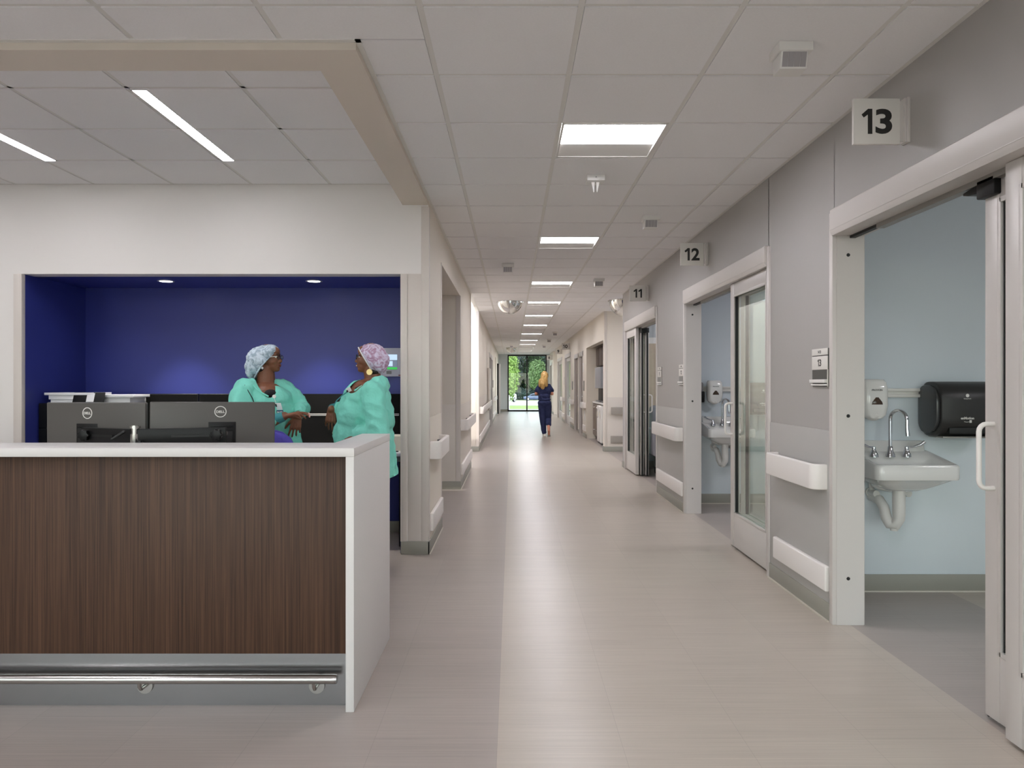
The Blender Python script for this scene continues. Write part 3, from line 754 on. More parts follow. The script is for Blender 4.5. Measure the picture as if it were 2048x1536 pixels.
bumper(1.81, 24.65, 25.75, 1, 'white low bumper between far doors 10 and 9')
# taupe rails on the camera-facing wall of the right side passage
r = thing('handrail', 'taupe handrail on the wall end facing the camera, right side passage', 'handrail', (2.6, 14.1, .73))
put('rail_cover', M().box(1.93, 4.5, 14.005, 14.036, .727, .87, .008, 3), K['railg'], r)
put('bracket', M().box(2.1, 2.16, 14.03, 14.1, .76, .84), K['grey'], r); put('bracket', M().box(2.8, 2.86, 14.03, 14.1, .76, .84), K['grey'], r)
o = put('bumper_rail', M().box(1.93, 4.5, 14.07, 14.1, .163, .305, .009, 3), K['railg']); tag(o, 'taupe low bumper rail on the wall end facing the camera', 'bumper rail')

# ------------------------------------------------------------------ reception counter
r = thing('reception_counter', 'white solid-surface reception counter with dark wood front and waterfall end', 'counter', (-2, 3.0, 0))
cx0 = -4.6
ct = M().prism([(cx0, 2.90), (-.634, 2.90), (-.634, 3.753), (-.779, 3.753), (-.779, 3.171), (cx0, 3.171)], 'z', 1.027, 1.062, .0015)
put('countertop', ct, K['solid'], r)
put('side_panel', M().box(-.668, -.6345, 2.9005, 3.7525, 0, 1.0268, .0015), K['solid'], r)
put('front_panel', M().box(cx0, -2.492, 2.945, 2.965, .219, 1.024, .001).box(-2.490, -.669, 2.945, 2.965, .219, 1.024, .001), K['wood'], r)
put('inner_wall', M().box(cx0, -.669, 3.0, 3.15, 0, 1.026).box(-.76, -.669, 3.15, 3.752, 0, 1.026), K['wallS'], r)
put('kick_plate', M().box(cx0, -.669, 2.966, 3.0, .0, .221), K['steel'], r)
fr = put('foot_rail', M().cyl((cx0, 2.915, .128), (-.712, 2.915, .128), .019, seg=24).cyl((-.716, 2.915, .128), (-.706, 2.915, .128), .0175, seg=24), K['steelbar'], r)
for xb in (-4.3, -2.95, -1.505, -.800):
    put('rail_bracket', M().cyl((xb, 2.966, .082), (xb, 2.958, .082), .032, seg=28).tube([(xb, 2.96, .082), (xb, 2.93, .082), (xb, 2.918, .095), (xb, 2.915, .112)], .008), K['steelbar'], fr)
put('desk_surface', M().box(cx0, -.765, 3.151, 3.85, .715, .74, .002), K['solid'], r)

# ------------------------------------------------------------------ monitors on the counter desk
def monitor(a, b_, ztop, h, label, group=None, logo=None, vesa=None, back=True, face=1, th=.03, roll=0):
    """a,b_: (x,y) ends of the back face seen from the camera"""
    a, b_ = Vector((a[0], a[1], 0)), Vector((b_[0], b_[1], 0)); u = (b_ - a).normalized(); L_ = (b_ - a).length
    n = Vector((0, 0, 1)).cross(u); n = n if n.y > 0 else -n       # away from the camera
    mt = Matrix(((u.x, n.x, 0, a.x), (u.y, n.y, 0, a.y), (0, 0, 1, ztop - h), (0, 0, 0, 1))) @ Matrix.Rotation(-roll, 4, 'Y')
    r = thing('computer_monitor', label, 'monitor', tuple(mt @ Vector((L_ / 2, .01, 0))), group)
    put('housing', M().box(0, L_, 0, .022, 0, h, .006, 3, mtx=mt), K['mon'] if back else K['blk'], r)
    put('screen', M().box(.008, L_ - .008, .0195 if back else -.001, .0235 if back else .002, .012, h - .008, mtx=mt), K['blkp'], r)
    def w(x, z, y=0): return mt @ Vector((x, y, z))
    if logo:
        lx, lz = logo; ring = M(); R1, R0 = .0285, .0245; n_ = 40
        pr = [[w(lx + rr * math.cos(2 * PI * k / n_), lz + rr * math.sin(2 * PI * k / n_), yy) for k in range(n_)] for rr, yy in ((R0, .001), (R0, -.0012), (R1, -.0012), (R1, .001))]
        ring.loft(pr, False, False); put('logo_ring', ring, K['white'], r)
        text('lettering', 'DELL', .0125, K['white'], r, w(lx, lz, -.0008), u, (0, 0, 1), bold=.03, depth=.0008, w=.04)
    if vesa:
        vx, vz, vw, vh = vesa
        put('mount_recess', M().box(vx, vx + vw, -.001, .004, vz, vz + vh, .002, mtx=mt).box(vx + .01, vx + vw - .01, -.004, .002, vz + vh - .03, vz + vh - .015, .002, mtx=mt), K['blk'], r)
        put('mount_plate', M().box(vx + vw / 2 - .05, vx + vw / 2 + .05, -.008, 0, vz + .015, vz + .11, .003, mtx=mt), K['black'], r)
    return r
monitor((-2.34, 3.63), (-1.777, 3.50), 1.2275, .355, 'dark monitor back with round logo, left one above the counter', 'monitors behind the counter', (.245, .302), (.18, .115, .125, .135), roll=math.radians(.3))
monitor((-1.755, 3.49), (-1.232, 3.745), 1.2335, .355, 'dark monitor back with round logo, right one beside the woman in the pale blue cap', 'monitors behind the counter', (.318, .306), (.262, .10, .13, .155), roll=math.radians(-.7))
r = thing('monitor_arm', 'dark twin monitor arm with centre post and star knobs behind the counter edge', 'monitor arm', (-1.775, 3.40, .74))
put('post', M().cyl((-1.775, 3.40, .74), (-1.775, 3.40, 1.125), .017, seg=24).cyl((-1.775, 3.40, 1.112), (-1.775, 3.40, 1.122), .024, seg=24).cyl((-1.775, 3.40, 1.03), (-1.775, 3.40, 1.085), .021, seg=24), K['steelbar'], r)
put('desk_clamp', M().box(-1.83, -1.72, 3.35, 3.45, .741, .76, .003), K['blk'], r)
put('arm', M().prism([(-2.09, 3.545), (-1.79, 3.415), (-1.79, 3.388), (-2.10, 3.52)], 'z', 1.035, 1.108, .003).prism([(-1.76, 3.415), (-1.40, 3.545), (-1.395, 3.515), (-1.76, 3.388)], 'z', 1.035, 1.108, .003), K['blk'], r)
def knob(x, y, z, rr=.026):
    k_ = M(); pts = []
    for i in range(28):
        a = 2 * PI * i / 28; q = rr * (1 + .13 * math.cos(7 * a)); pts.append((x + q * math.cos(a), z + q * math.sin(a)))
    k_.prism(pts, 'y', y - .022, y, .004); return k_
put('knob', knob(-2.07, 3.50, 1.072), K['blk'], r); put('knob', knob(-1.425, 3.495, 1.075), K['blk'], r); put('knob', knob(-1.735, 3.375, 1.045, .014), K['blk'], r)
put('lever', M().cap((-1.815, 3.375, 1.095), .008, (-1.865, 3.365, 1.062), .006), K['black'], r)
put('joint', M().cyl((-2.07, 3.50, 1.072), (-2.06, 3.56, 1.072), .022).cyl((-1.425, 3.495, 1.075), (-1.44, 3.60, 1.075), .022), K['alud'], r)
put('slot', M().prism([(-2.03, 3.489), (-1.90, 3.433), (-1.90, 3.430), (-2.03, 3.486)], 'z', 1.066, 1.076).prism([(-1.62, 3.434), (-1.46, 3.490), (-1.46, 3.487), (-1.62, 3.431)], 'z', 1.066, 1.076), K['black'], r)

# ------------------------------------------------------------------ recess furniture
r = thing('recess_desk', 'white-topped desk along the back of the navy recess', 'desk', (-2.3, 6.1, 0))
put('desktop', M().box(OX0 + .013, OX1 - .013, 5.82, BY - .001, .735, .762, .002), K['white'], r)
put('desk_apron', M().box(OX0 + .013, OX1 - .013, 5.84, 5.86, .69, .7345), K['grey'], r)
for x in (-3.79, -2.2, -.9): put('desk_leg', M().box(x - .015, x + .015, 5.86, 6.38, 0, .7345), K['blk'], r)
o = thing('splash_panel', 'black laminate back panel behind the two women with pale strip', 'wall panel', (-1.6, 6.41, .763))
put('panel', M().box(-2.42, OX1 - .013, 6.40, BY - .001, .763, 1.232, .002), K['blkp'], o)
put('metal_strip', M().box(-2.0, -1.0, 6.392, 6.40, 1.038, 1.058, .002), K['alu'], o)
put('seam', M().box(-2.0, -1.0, 6.3905, 6.392, 1.046, 1.050), K['black'], o)
def far_mon(x0, x1, y, l):
    q = monitor((x0, y), (x1, y + .05), 1.237, .34, l, 'monitors on the recess desk', back=False)
    put('stand', M().box((x0 + x1) / 2 - .03, (x0 + x1) / 2 + .03, y + .05, y + .08, .775, 1.05).box((x0 + x1) / 2 - .12, (x0 + x1) / 2 + .12, y, y + .2, .7621, .775), K['blk'], q)
far_mon(-3.255, -2.67, 6.1, 'black monitor in the recess, left one by the paper stack'); far_mon(-2.645, -2.06, 6.1, 'black monitor in the recess behind the woman in the pale blue cap')
r = thing('file_cabinet', 'black desktop file cabinet at the left end of the recess', 'cabinet', (-3.45, 6.0, .762))
put('body', M().box(-3.79, -3.09, 5.78, 6.3, .7625, 1.165, .004), K['blk'], r)
put('drawer', M().box(-3.78, -3.1, 5.765, 5.78, .97, 1.155, .002), K['blk'], r); put('drawer', M().box(-3.78, -3.1, 5.765, 5.78, .775, .965, .002), K['blk'], r)
random.seed(3)
def tray(x0, x1, y0, y1, z, h, lab, nm='paper_stack', m='paper', rz=0, cat='paper'):
    mt = Matrix.Translation(((x0 + x1) / 2, (y0 + y1) / 2, 0)) @ Matrix.Rotation(rz, 4, 'Z') @ Matrix.Translation((-(x0 + x1) / 2, -(y0 + y1) / 2, 0))
    o = put(nm, M().box(x0, x1, y0, y1, z, z + h, .002, mtx=mt), K[m]); tag(o, lab, cat, 'papers on the black file cabinet'); return o
tray(-3.72, -3.38, 5.82, 6.1, 1.1655, .030, 'thick white paper ream at the bottom left of the cabinet pile')
tray(-3.73, -3.375, 5.81, 6.1, 1.196, .034, 'white lidded paper box lying on the left ream', 'paper_box', cat='box')
tray(-3.76, -3.37, 5.80, 6.08, 1.2305, .020, 'loose white papers topmost on the left pile', rz=.03)
tray(-3.36, -3.10, 5.86, 6.12, 1.1655, .045, 'white paper pile right of the box stack')
tray(-3.37, -3.06, 5.84, 6.10, 1.211, .022, 'white folder topmost on the right paper pile', 'folder', cat='folder', rz=-.02)
r = thing('photo_frame', 'glossy black leaning picture frame in front of the paper stacks', 'picture frame', (-3.38, 5.8, 1.1655))
mt = Matrix.Translation((-3.41, 5.805, 1.166)) @ Matrix.Rotation(-.5, 4, 'X')
mt2 = Matrix.Translation((-3.41, 5.79, 1.166)) @ Matrix.Rotation(.9, 4, 'X')
put('frame', M().box(-.125, .125, -.008, .0, 0, .09, .003, mtx=Matrix.Translation((-3.40, 5.79, 1.166)) @ Matrix.Rotation(-.35, 4, 'X')), K['blk'], r)
put('picture', M().box(-.03, .03, -.0095, -.008, .008, .082, mtx=Matrix.Translation((-3.385, 5.79, 1.166)) @ Matrix.Rotation(-.35, 4, 'X')), K['paper'], r)  # pale strip painted in for the glare on the black frame
o = put('document_box', M().box(-1.02, -.875, 6.0, 6.25, .7625, .885, .003), K['cream']); tag(o, 'cream document box on the recess desk beside the pillar', 'box')
o = put('pen', M().cyl((-1.0, 5.9, .767), (-.93, 5.92, .767), .0045), K['blk']); tag(o, 'black pen on the recess desk', 'pen')
# wall terminal
r = thing('wall_terminal', 'pale grey wall terminal with lit screen behind the woman in the lavender cap', 'wall terminal', (-1.03, 6.43, 1.386))
x0, x1, z0, z1 = PX(745, 6.36), PX(815, 6.36), PZ(753, 6.36), PZ(696, 6.36)
x1 = OX1 - .014
put('housing', M().box(x0, x1, 6.36, 6.43, z0, z1, .004), mat('pale_grey_terminal', (196, 194, 206), .4), r)
sx0, sx1, sz0, sz1 = PX(762, 6.36), PX(794.5, 6.36), PZ(739, 6.36), PZ(708.5, 6.36)
sp_ = put('screen', M().box(sx0, sx1, 6.357, 6.362, sz0, sz1), mat('screen_grey', (96, 108, 130), .3, emit=(96, 108, 130), es=.6), r)
hw = (sx1 - sx0); hh = (sz1 - sz0)
put('screen_panel', M().box(sx0 + .01, sx1, 6.3555, 6.357, sz1 - hh * .38, sz1 - .002).box(sx0 + .01, sx0 + hw * .72, 6.3555, 6.357, sz0 + hh * .22, sz1 - hh * .45), K['screen'], sp_)
put('screen_bar', M().box(sx0 + .01, sx1, 6.3555, 6.357, sz0, sz0 + hh * .15), K['screeng'], sp_)
put('reader_slot', M().box(PX(773, 6.36), PX(783, 6.36), 6.352, 6.36, PZ(748, 6.36), PZ(742, 6.36), .002), K['grey'], r)
put('red_mark', M().box(PX(797, 6.36), PX(802, 6.36), 6.3575, 6.36, PZ(751.5, 6.36), PZ(749.5, 6.36)), mat('maroon_mark', (120, 40, 60)), r)

# ------------------------------------------------------------------ sinks, dispensers and wall rails of the rooms
def rr(cx, cy, hx, hy, r_, z, n=8):
    p = []
    for qx, qy, a0 in ((1, -1, -PI / 2), (1, 1, 0), (-1, 1, PI / 2), (-1, -1, PI)):
        for k in range(n):
            a = a0 + PI / 2 * k / (n - 1); p.append((cx + qx * (hx - r_) + r_ * math.cos(a), cy + qy * (hy - r_) + r_ * math.sin(a), z))
    return p
def sink(W, cx, label):
    r = thing('wall_sink', label, 'sink', (cx, W, .45), 'wall hung sinks'); hy = .195; cy = W - hy - .004; hx = .25
    b = M()
    b.loft([rr(cx, cy + .04, .10, .09, .05, .675), rr(cx, cy + .035, .13, .12, .06, .69), rr(cx, cy + .02, .19, .155, .06, .725), rr(cx, cy + .008, .225, .18, .05, .752), rr(cx, cy, hx - .004, hy - .004, .045, .757),
            rr(cx, cy, hx, hy, .045, .768), rr(cx, cy, hx, hy, .045, .835), rr(cx, cy, hx - .008, hy - .008, .042, .846), rr(cx, cy, hx - .022, hy - .022, .04, .846),
            rr(cx, cy - .03, hx - .045, hy - .07, .06, .838), rr(cx, cy - .03, hx - .075, hy - .09, .07, .80), rr(cx, cy - .03, .12, .07, .06, .755), rr(cx, cy - .03, .05, .04, .03, .74)])
    for v in b.b.verts:
        if v.co.z > .76: v.co.z += max(0, (v.co.y - (W - .30)) / .30) * .062
    put('basin', b, K['porc'], r, smooth=50)
    bs = M().prism([(W - .002, .83), (W - .085, .83), (W - .085, .868), (W - .055, .876), (W - .034, .955), (W - .02, .962), (W - .002, .962)], 'x', cx - .225, cx + .225, .006, 2)
    put('backsplash', bs, K['porc'], r, smooth=50)
    put('underside_ribs', M().ell((cx, W - .13, .70), (.15, .11, .05)).ell((cx - .07, W - .2, .725), (.035, .03, .03)).ell((cx + .07, W - .2, .725), (.035, .03, .03)).ell((cx, W - .22, .72), (.04, .03, .03)), K['porc'], r, smooth=60)
    # gooseneck tap
    fy = W - .115; arc_ = [(cx - .04 + 0, fy, .87)]
    fx = cx - .03; R_ = .058
    pts = [(fx, fy, .868), (fx, fy, 1.09)] + [(fx + (R_ - R_ * math.cos(a)) * .35, fy - (R_ - R_ * math.cos(a)), 1.10 + R_ * math.sin(a)) for a in [k / 10 * PI for k in range(11)]] + [(fx + 2 * R_ * .35, fy - 2 * R_, 1.055), (fx + 2 * R_ * .37, fy - 2 * R_ - .004, 1.005)]
    tp = put('tap', M().tube(pts, [.0105] * (len(pts) - 2) + [.0105, .0125], 16).lathe([(.001, .868), (.03, .868), (.027, .885), (.018, .905), (.014, .93), (.0105, .935)], (fx, fy, 0), 24), K['chrome'], r)
    for s in (-1, 1):
        hx_ = fx + s * .102
        hm = M().lathe([(.001, .868), (.028, .868), (.026, .885), (.017, .902), (.012, .912), (.012, .93), (.001, .934)], (hx_, fy, 0), 24)
        hm.tube([(hx_, fy, .925), (hx_ + s * .035, fy - .01, .93), (hx_ + s * .075, fy - .02, .945), (hx_ + s * .098, fy - .025, .965)], [.006, .006, .010, .011], 12)
        put('blade_handle', hm, K['chrome'], r)
    put('drain_pipe', M().tube([(cx - .027, W - .21, .70), (cx - .027, W - .21, .52)], .036, 24).tube([(cx - .027, W - .21, .55), (cx - .027, W - .21, .50), (cx - .04, W - .195, .462), (cx - .062, W - .175, .462), (cx - .078, W - .16, .50), (cx - .085, W - .145, .56), (cx - .09, W - .1, .60), (cx - .09, W - .03, .605), (cx - .09, W - .001, .605)], [.034, .034, .034, .034, .032, .030, .03, .03, .03], 20).cyl((cx - .045, W - .19, .425), (cx - .045, W - .19, .46), .022), K['pvc'], r)
    for s in (-1, 1):
        vx = cx + s * .101 - .004
        put('supply_valve', M().tube([(vx, W - .03, .70), (vx, W - .035, .66), (vx, W - .05, .635)], .016).cyl((vx, W - .02, .635), (vx, W - .095, .635), .021).cyl((vx, W - .004, .635), (vx, W - .02, .635), .028), K['pvc'], r)
    return r
def soap(W, cx, z0, label):
    r = thing('soap_dispenser', label, 'soap dispenser', (cx, W, z0)); hx = .082
    b = M().loft([rr(cx, W - .055, .055, .052, .04, z0 + .012), rr(cx, W - .057, .074, .055, .04, z0 + .035), rr(cx, W - .06, hx, .058, .04, z0 + .09), rr(cx, W - .058, hx, .056, .04, z0 + .2), rr(cx, W - .053, hx - .004, .05, .038, z0 + .235), rr(cx, W - .048, hx - .016, .044, .03, z0 + .252), rr(cx, W - .045, .04, .03, .025, z0 + .255)])
    put('housing', b, K['porc'], r, smooth=60)
    put('nozzle', M().ell((cx + .0, W - .062, z0 + .03), (.045, .052, .035)), K['white'], r)
    yf = W - .1185
    put('window', M().prism([(cx - .035, z0 + .098), (cx + .035, z0 + .098), (cx + .03, z0 + .115), (cx + .008, z0 + .143), (cx - .008, z0 + .143), (cx - .03, z0 + .115)], 'y', yf - .001, yf + .012, .002), mat('amber_window', (70, 52, 40), .15), r)
    put('lever_slot', M().box(cx - .05, cx + .05, yf + .006, yf + .01, z0 + .076, z0 + .079), K['grey'], r)
    text('lettering', 'PROVON', .0115, K['grey'], r, (cx, W - .1165, z0 + .188), (1, 0, 0), (0, 0, 1), bold=.01, depth=.001)
    return r
def towel(W, x0, label):
    r = thing('towel_dispenser', label, 'towel dispenser', (x0 + .2, W, 1.0)); z0, z1 = .995, 1.335; D = .225; x1 = x0 + .40
    def prof(k, dy=0):
        h = (z1 - z0) / 2 - k; zc = (z0 + z1) / 2; r_ = .115 - k * .6; d0 = W; d1 = W - D + k; rb = .07; p = [(d0 - rb + rb * math.sin(a), zc + h - rb + rb * math.cos(a)) for a in [PI / 2 - k_ / 6 * PI / 2 for k_ in range(7)]]
        for i in range(9): a = PI / 2 * i / 8; p.append((d1 + r_ - r_ * math.sin(a), zc + h - r_ + r_ * math.cos(a)))
        for i in range(9): a = PI / 2 * i / 8; p.append((d1 + r_ - r_ * math.cos(a), zc - h + r_ - r_ * math.sin(a)))
        p += [(d0 - rb + rb * math.sin(a), zc - h + rb - rb * math.cos(a)) for a in [k_ / 6 * PI / 2 for k_ in range(7)]]; return p
    put('housing', M().prism(prof(0), 'x', x0 + .02, x1 - .02, .012, 3), mat('charcoal_dispenser_plastic', (44, 43, 42), .38), r, smooth=40)
    put('end_cover', M().prism(prof(.022), 'x', x0, x0 + .025, .006, 2), mat('smoky_end_cover', (66, 67, 68), .18), r, smooth=40)
    yf = W - D - .0008
    put('towel_slot', M().box(x0 + .07, x1 - .05, W - D + .006, W - D + .05, z0 + .022, z0 + .06, .004), K['black'], r)
    text('lettering', 'enMotion', .0155, K['white'], r, (x0 + .175, yf, z0 + .118), (1, 0, 0), (0, 0, 1), bold=.03, depth=.0006)
    text('lettering', 'Georgia-Pacific', .008, K['white'], r, (x0 + .175, yf, z1 - .105), (1, 0, 0), (0, 0, 1), depth=.0006, w=.045)
    lg = M(); n_ = 24; xx, zz = x0 + .175, z1 - .085
    lg.loft([[(xx + q * math.cos(2 * PI * k / n_), yy, zz + q * math.sin(2 * PI * k / n_)) for k in range(n_)] for q, yy in ((.0105, yf + .001), (.0105, yf - .0006), (.0001, yf - .0006))]); put('logo', lg, K['white'], r)
    put('hand_symbol', M().tube([(xx - .02, yf, z0 + .097), (xx - .005, yf, z0 + .094), (xx + .01, yf, z0 + .096)], .0015, 6).box(xx + .012, xx + .026, yf - .0006, yf + .001, z0 + .09, z0 + .106, .001), K['white'], r)
    put('bottom_tray', M().box(x0 + .05, x1 - .03, W - D + .04, W - .03, z0 - .006, z0 + .004, .002), K['alud'], r)
    return r
def equipment_rail(W, label):
    r = thing('equipment_rail', label, 'wall rail', (3.4, W, 1.235))
    put('rail_body', M().box(1.95, 5, W - .012, W - .001, 1.235, 1.292, .002).box(1.95, 5, W - .028, W - .012, 1.272, 1.292, .004).box(1.95, 5, W - .028, W - .012, 1.235, 1.255, .004), K['pvc'], r)
for W, dx, n_, pl in ((4.596, 0, '13', 'nearest'), (7.966, -.06, '12', 'second')):
    sink(W, 2.38 + dx, 'white wall hung sink with chrome gooseneck tap in the %s room' % pl)
    soap(W - .028, 2.255 + dx * .7, 1.095 + (.01 if dx else 0), 'white oval soap dispenser above the sink in the %s room' % pl)
    towel(W - .028 if 0 else W - .001, 2.585 + dx, 'black rounded paper towel dispenser in the %s room' % pl)
    equipment_rail(W, 'pale horizontal equipment rail behind the dispensers in the %s room' % pl)
r = thing('sanitizer_holder', 'small clear and black sanitizer holder left of the second soap dispenser', 'sanitizer holder', (2.07, 7.96, 1.12))
put('body', M().box(2.01, 2.105, 7.86, 7.966, 1.12, 1.24, .012, 3), K['blk'], r); put('bottle', M().box(2.02, 2.095, 7.87, 7.96, 1.24, 1.34, .02, 3), K['grey'], r)

# room 11: curtain, recliner, bed behind the sidelight
r = thing('privacy_curtain', 'beige hanging privacy curtain with pale mesh top in the third room', 'curtain', (2.6, 10.9, .9))
def wavy(x0, x1, y, z0, z1, amp, k, t=.006):
    m = M(); n_ = 90; rings = []
    for i in range(n_ + 1):
        x = x0 + (x1 - x0) * i / n_; yy = y + amp * math.sin(k * x) + amp * .4 * math.sin(k * 2.3 * x + 1)
        rings.append([(x, yy, z0), (x, yy, z1), (x, yy + t, z1), (x, yy + t, z0)])
    return m.loft(rings)
put('cloth', wavy(2.0, 3.4, 10.9, .42, 1.93, .035, 26), K['curtain'], r, smooth=70)
put('mesh_top', wavy(2.0, 3.4, 10.9, 2.02, 2.5, .035, 26, .002), mat('pale_mesh', (190, 196, 198), .8), r, smooth=70)
put('hem_band', wavy(2.0, 3.4, 10.898, 1.93, 2.02, .035, 26, .01), K['white'], r, smooth=70)
r = thing('recliner_chair', 'grey recliner chair in front of the curtain in the third room', 'chair', (2.5, 10.4, 0))
gk = mat('grey_upholstery', (128, 128, 136), .7)
put('seat', M().box(2.05, 2.75, 10.1, 10.75, .3, .5, .05, 3), gk, r); put('backrest', M().box(2.05, 2.75, 10.62, 10.82, .45, 1.0, .06, 3), gk, r)
put('armrest', M().box(1.995, 2.07, 10.1, 10.7, .3, .68, .03, 3), gk, r); put('footrest', M().box(2.1, 2.7, 9.9, 10.1, .2, .42, .03, 3), gk, r)
put('base', M().box(2.1, 2.7, 10.15, 10.7, .1, .3, .01), K['grey'], r)
for x in (2.13, 2.67):
    for y in (10.2, 10.65): put('caster', M().cyl((x - .015, y, .05), (x + .015, y, .05), .05), K['black'], r)
r = thing('hospital_bed', 'white hospital bed seen through the glass of door 11', 'bed', (3.6, 9.6, 0))
put('frame', M().box(2.7, 4.8, 9.0, 9.95, .35, .5, .02), K['white'], r); put('mattress', M().box(2.72, 4.78, 9.05, 9.9, .5, .66, .04, 3), K['paper'], r)
put('headboard', M().box(4.78, 4.84, 9.0, 9.95, .4, 1.1, .02), K['taupe'], r); put('footboard', M().box(2.66, 2.71, 9.02, 9.93, .4, .85, .02), K['white'], r)
for x in (2.85, 4.6):
    for y in (9.1, 9.85): put('leg', M().cyl((x, y, 0), (x, y, .36), .03), K['grey'], r)

# ------------------------------------------------------------------ nourishment alcove on the right
S('wall_alcove_inner', M().box(2.75, 2.85, 14.24, 17.5, 0, 2.9).box(1.95, 2.85, 17.5, 17.6, 0, 2.9).box(1.95, 2.75, 14.24, 17.5, 2.7, 2.75), K['wallL'])
r = thing('base_cabinet', 'taupe base cabinet with white counter in the alcove', 'cabinet', (2.3, 16.9, 0))
put('carcass', M().box(1.98, 2.74, 16.4, 17.46, .1, .87, .002).box(2.12, 2.74, 14.3, 16.4, .1, .87, .002), K['taupe'], r); put('toe_kick', M().box(2.04, 2.74, 16.4, 17.46, 0, .1), K['black'], r)
put('countertop', M().box(1.95, 2.745, 14.28, 17.48, .87, .905, .004), K['white'], r)
for k in range(2):
    y = 16.42 + .52 * k; dd = put('door', M().box(1.96, 1.98, y, y + .5, .12, .85, .002), K['taupe'], r)
    for z in (.25, .78): put('handle', M().tube([(1.96, y + .05, z), (1.935, y + .05, z), (1.935, y + .17, z), (1.96, y + .17, z)], .006), K['chrome'], dd)
r = thing('wall_cabinet', 'dark brown wall cabinet in the alcove above the dispenser', 'cabinet', (2.4, 16.0, 1.74))
put('carcass', M().box(2.05, 2.74, 14.3, 17.46, 1.74, 2.18, .002), K['brown'], r)
for k in range(5): put('door', M().box(2.032, 2.05, 14.32 + .62 * k, 14.92 + .62 * k, 1.75, 2.17, .002), K['brown'], r)
r = thing('ice_dispenser', 'grey and white ice and water dispenser on the alcove counter', 'dispenser', (2.2, 16.7, .905))
put('hopper', M().box(1.99, 2.38, 16.15, 17.2, 1.22, 1.71, .015, 3), mat('dispenser_grey', (150, 152, 158), .35), r); put('base', M().box(2.06, 2.38, 16.2, 17.15, .906, 1.22, .01), K['blk'], r)
put('side_panel', M().box(1.985, 2.38, 17.2, 17.23, 1.22, 1.71), K['white'], r); put('drip_tray', M().box(1.98, 2.06, 16.3, 17.0, .906, .94, .004), K['grey'], r)
def bin_(y, lab):
    r = thing('waste_bin', lab, 'bin', (1.99, y, 0))
    put('body', M().box(1.93, 2.11, y - .18, y + .18, .03, .84, .02, 3), K['white'], r)
    put('opening_ring', M().lathe([(.075, 1.929), (.1, 1.929), (.1, 1.919), (.075, 1.919), (.075, 1.929)], (0, y, .66), 32, 'x'), K['alu'], r); put('flap', M().cyl((1.929, y, .66), (1.925, y, .66), .074, seg=32), K['cream'], r)
    put('foot', M().box(1.95, 2.09, y - .14, y + .14, 0, .03), K['black'], r)
bin_(15.78, 'tall white bin with round opening under the alcove counter, nearer one'); bin_(16.18, 'tall white bin with round opening under the alcove counter, farther one')
r = thing('coffee_machine', 'black coffee machine on the alcove counter', 'coffee machine', (2.2, 15.85, .905))
put('body', M().box(2.1, 2.5, 15.65, 16.05, .906, 1.3, .02), K['blk'], r); put('drip_tray', M().box(1.99, 2.1, 15.7, 16.0, .906, .935, .005), K['grey'], r); put('spout', M().box(2.02, 2.11, 15.78, 15.92, 1.15, 1.22, .01), K['blk'], r)

# small fittings on the far walls
def fit(nm, x, y0, y1, z0, z1, m, lab, cat, t=.02, side=1, bev=.003):
    xa, xb = sorted((x, x - side * t)); o = put(nm, M().box(xa, xb, y0, y1, z0, z1, bev), K[m]); tag(o, lab, cat); return o
fit('door_switch', 1.81, 17.95, 18.1, 1.15, 1.4, 'alud', 'grey door release plate on the right wall past the alcove', 'door control')
fit('reader_switch', 1.81, 18.1, 18.2, 1.62, 1.85, 'white', 'small white card reader above the release plate past the alcove', 'card reader')
fit('wall_outlet', 1.81, 17.8, 17.95, .42, .66, 'white', 'white outlet plate low on the right wall past the alcove', 'outlet', .01)
fit('door_switch', 1.81, 21.3, 21.5, 1.15, 1.4, 'alud', 'grey door release plate before far glass door 10', 'door control')
fit('room_sign', 1.81, 24.9, 25.2, 1.3, 1.55, 'sign', 'tiny white plaque between far doors 10 and 9', 'sign', .01)
fit('door_switch', LX, 24.6, 24.8, 1.2, 1.45, 'alud', 'small grey plate on the far left wall beyond the double doors', 'door control', .02, -1)
o = put('door_panel_open', M().box(LX + .012, LX + .055, 19.1, 20.6, .62, 1.75, .004), K['wallLp']); o.name = 'chart_cabinet'; tag(o, 'flat cream chart cabinet on the left wall before the dark double doors', 'cabinet')
# ------------------------------------------------------------------ people
def at(px, py, Y): return Vector((PX(px, Y), Y, PZ(py, Y)))
def head_parts(m, c, yaw, k=.9, pitch=0, roll=0):
    R = Matrix.Rotation(yaw, 3, 'Z') @ Matrix.Rotation(-pitch, 3, 'Y') @ Matrix.Rotation(roll, 3, 'X'); c = Vector(c)
    def w(x, y, z): return c + R @ (Vector((x, y, z)) * k)
    def e(p, r): m.ell(w(*p), tuple(q * k for q in r), R)
    e((-.012, 0, .022), (.096, .076, .104)); e((.022, 0, -.02), (.072, .064, .085)); e((.03, 0, -.06), (.058, .054, .05)); e((.05, 0, -.09), (.036, .036, .026)); e((.062, 0, -.098), (.022, .022, .017))
    e((.0, 0, -.07), (.06, .056, .04))
    for s in (-1, 1):
        e((.052, s * .036, -.028), (.03, .026, .028)); e((.066, s * .026, .024), (.022, .028, .012)); e((.085, s * .014, -.036), (.012, .011, .009)); e((-.008, s * .074, -.012), (.018, .009, .032)); e((-.002, s * .076, -.036), (.01, .007, .012))
    m.cap(w(.078, 0, .012), .010 * k, w(.097, 0, -.026), .0145 * k); e((.100, 0, -.03), (.013, .014, .011))
    e((.083, 0, -.058), (.013, .026, .0085)); e((.081, 0, -.071), (.013, .022, .008)); e((.05, 0, .055), (.045, .055, .045))
    return w, R
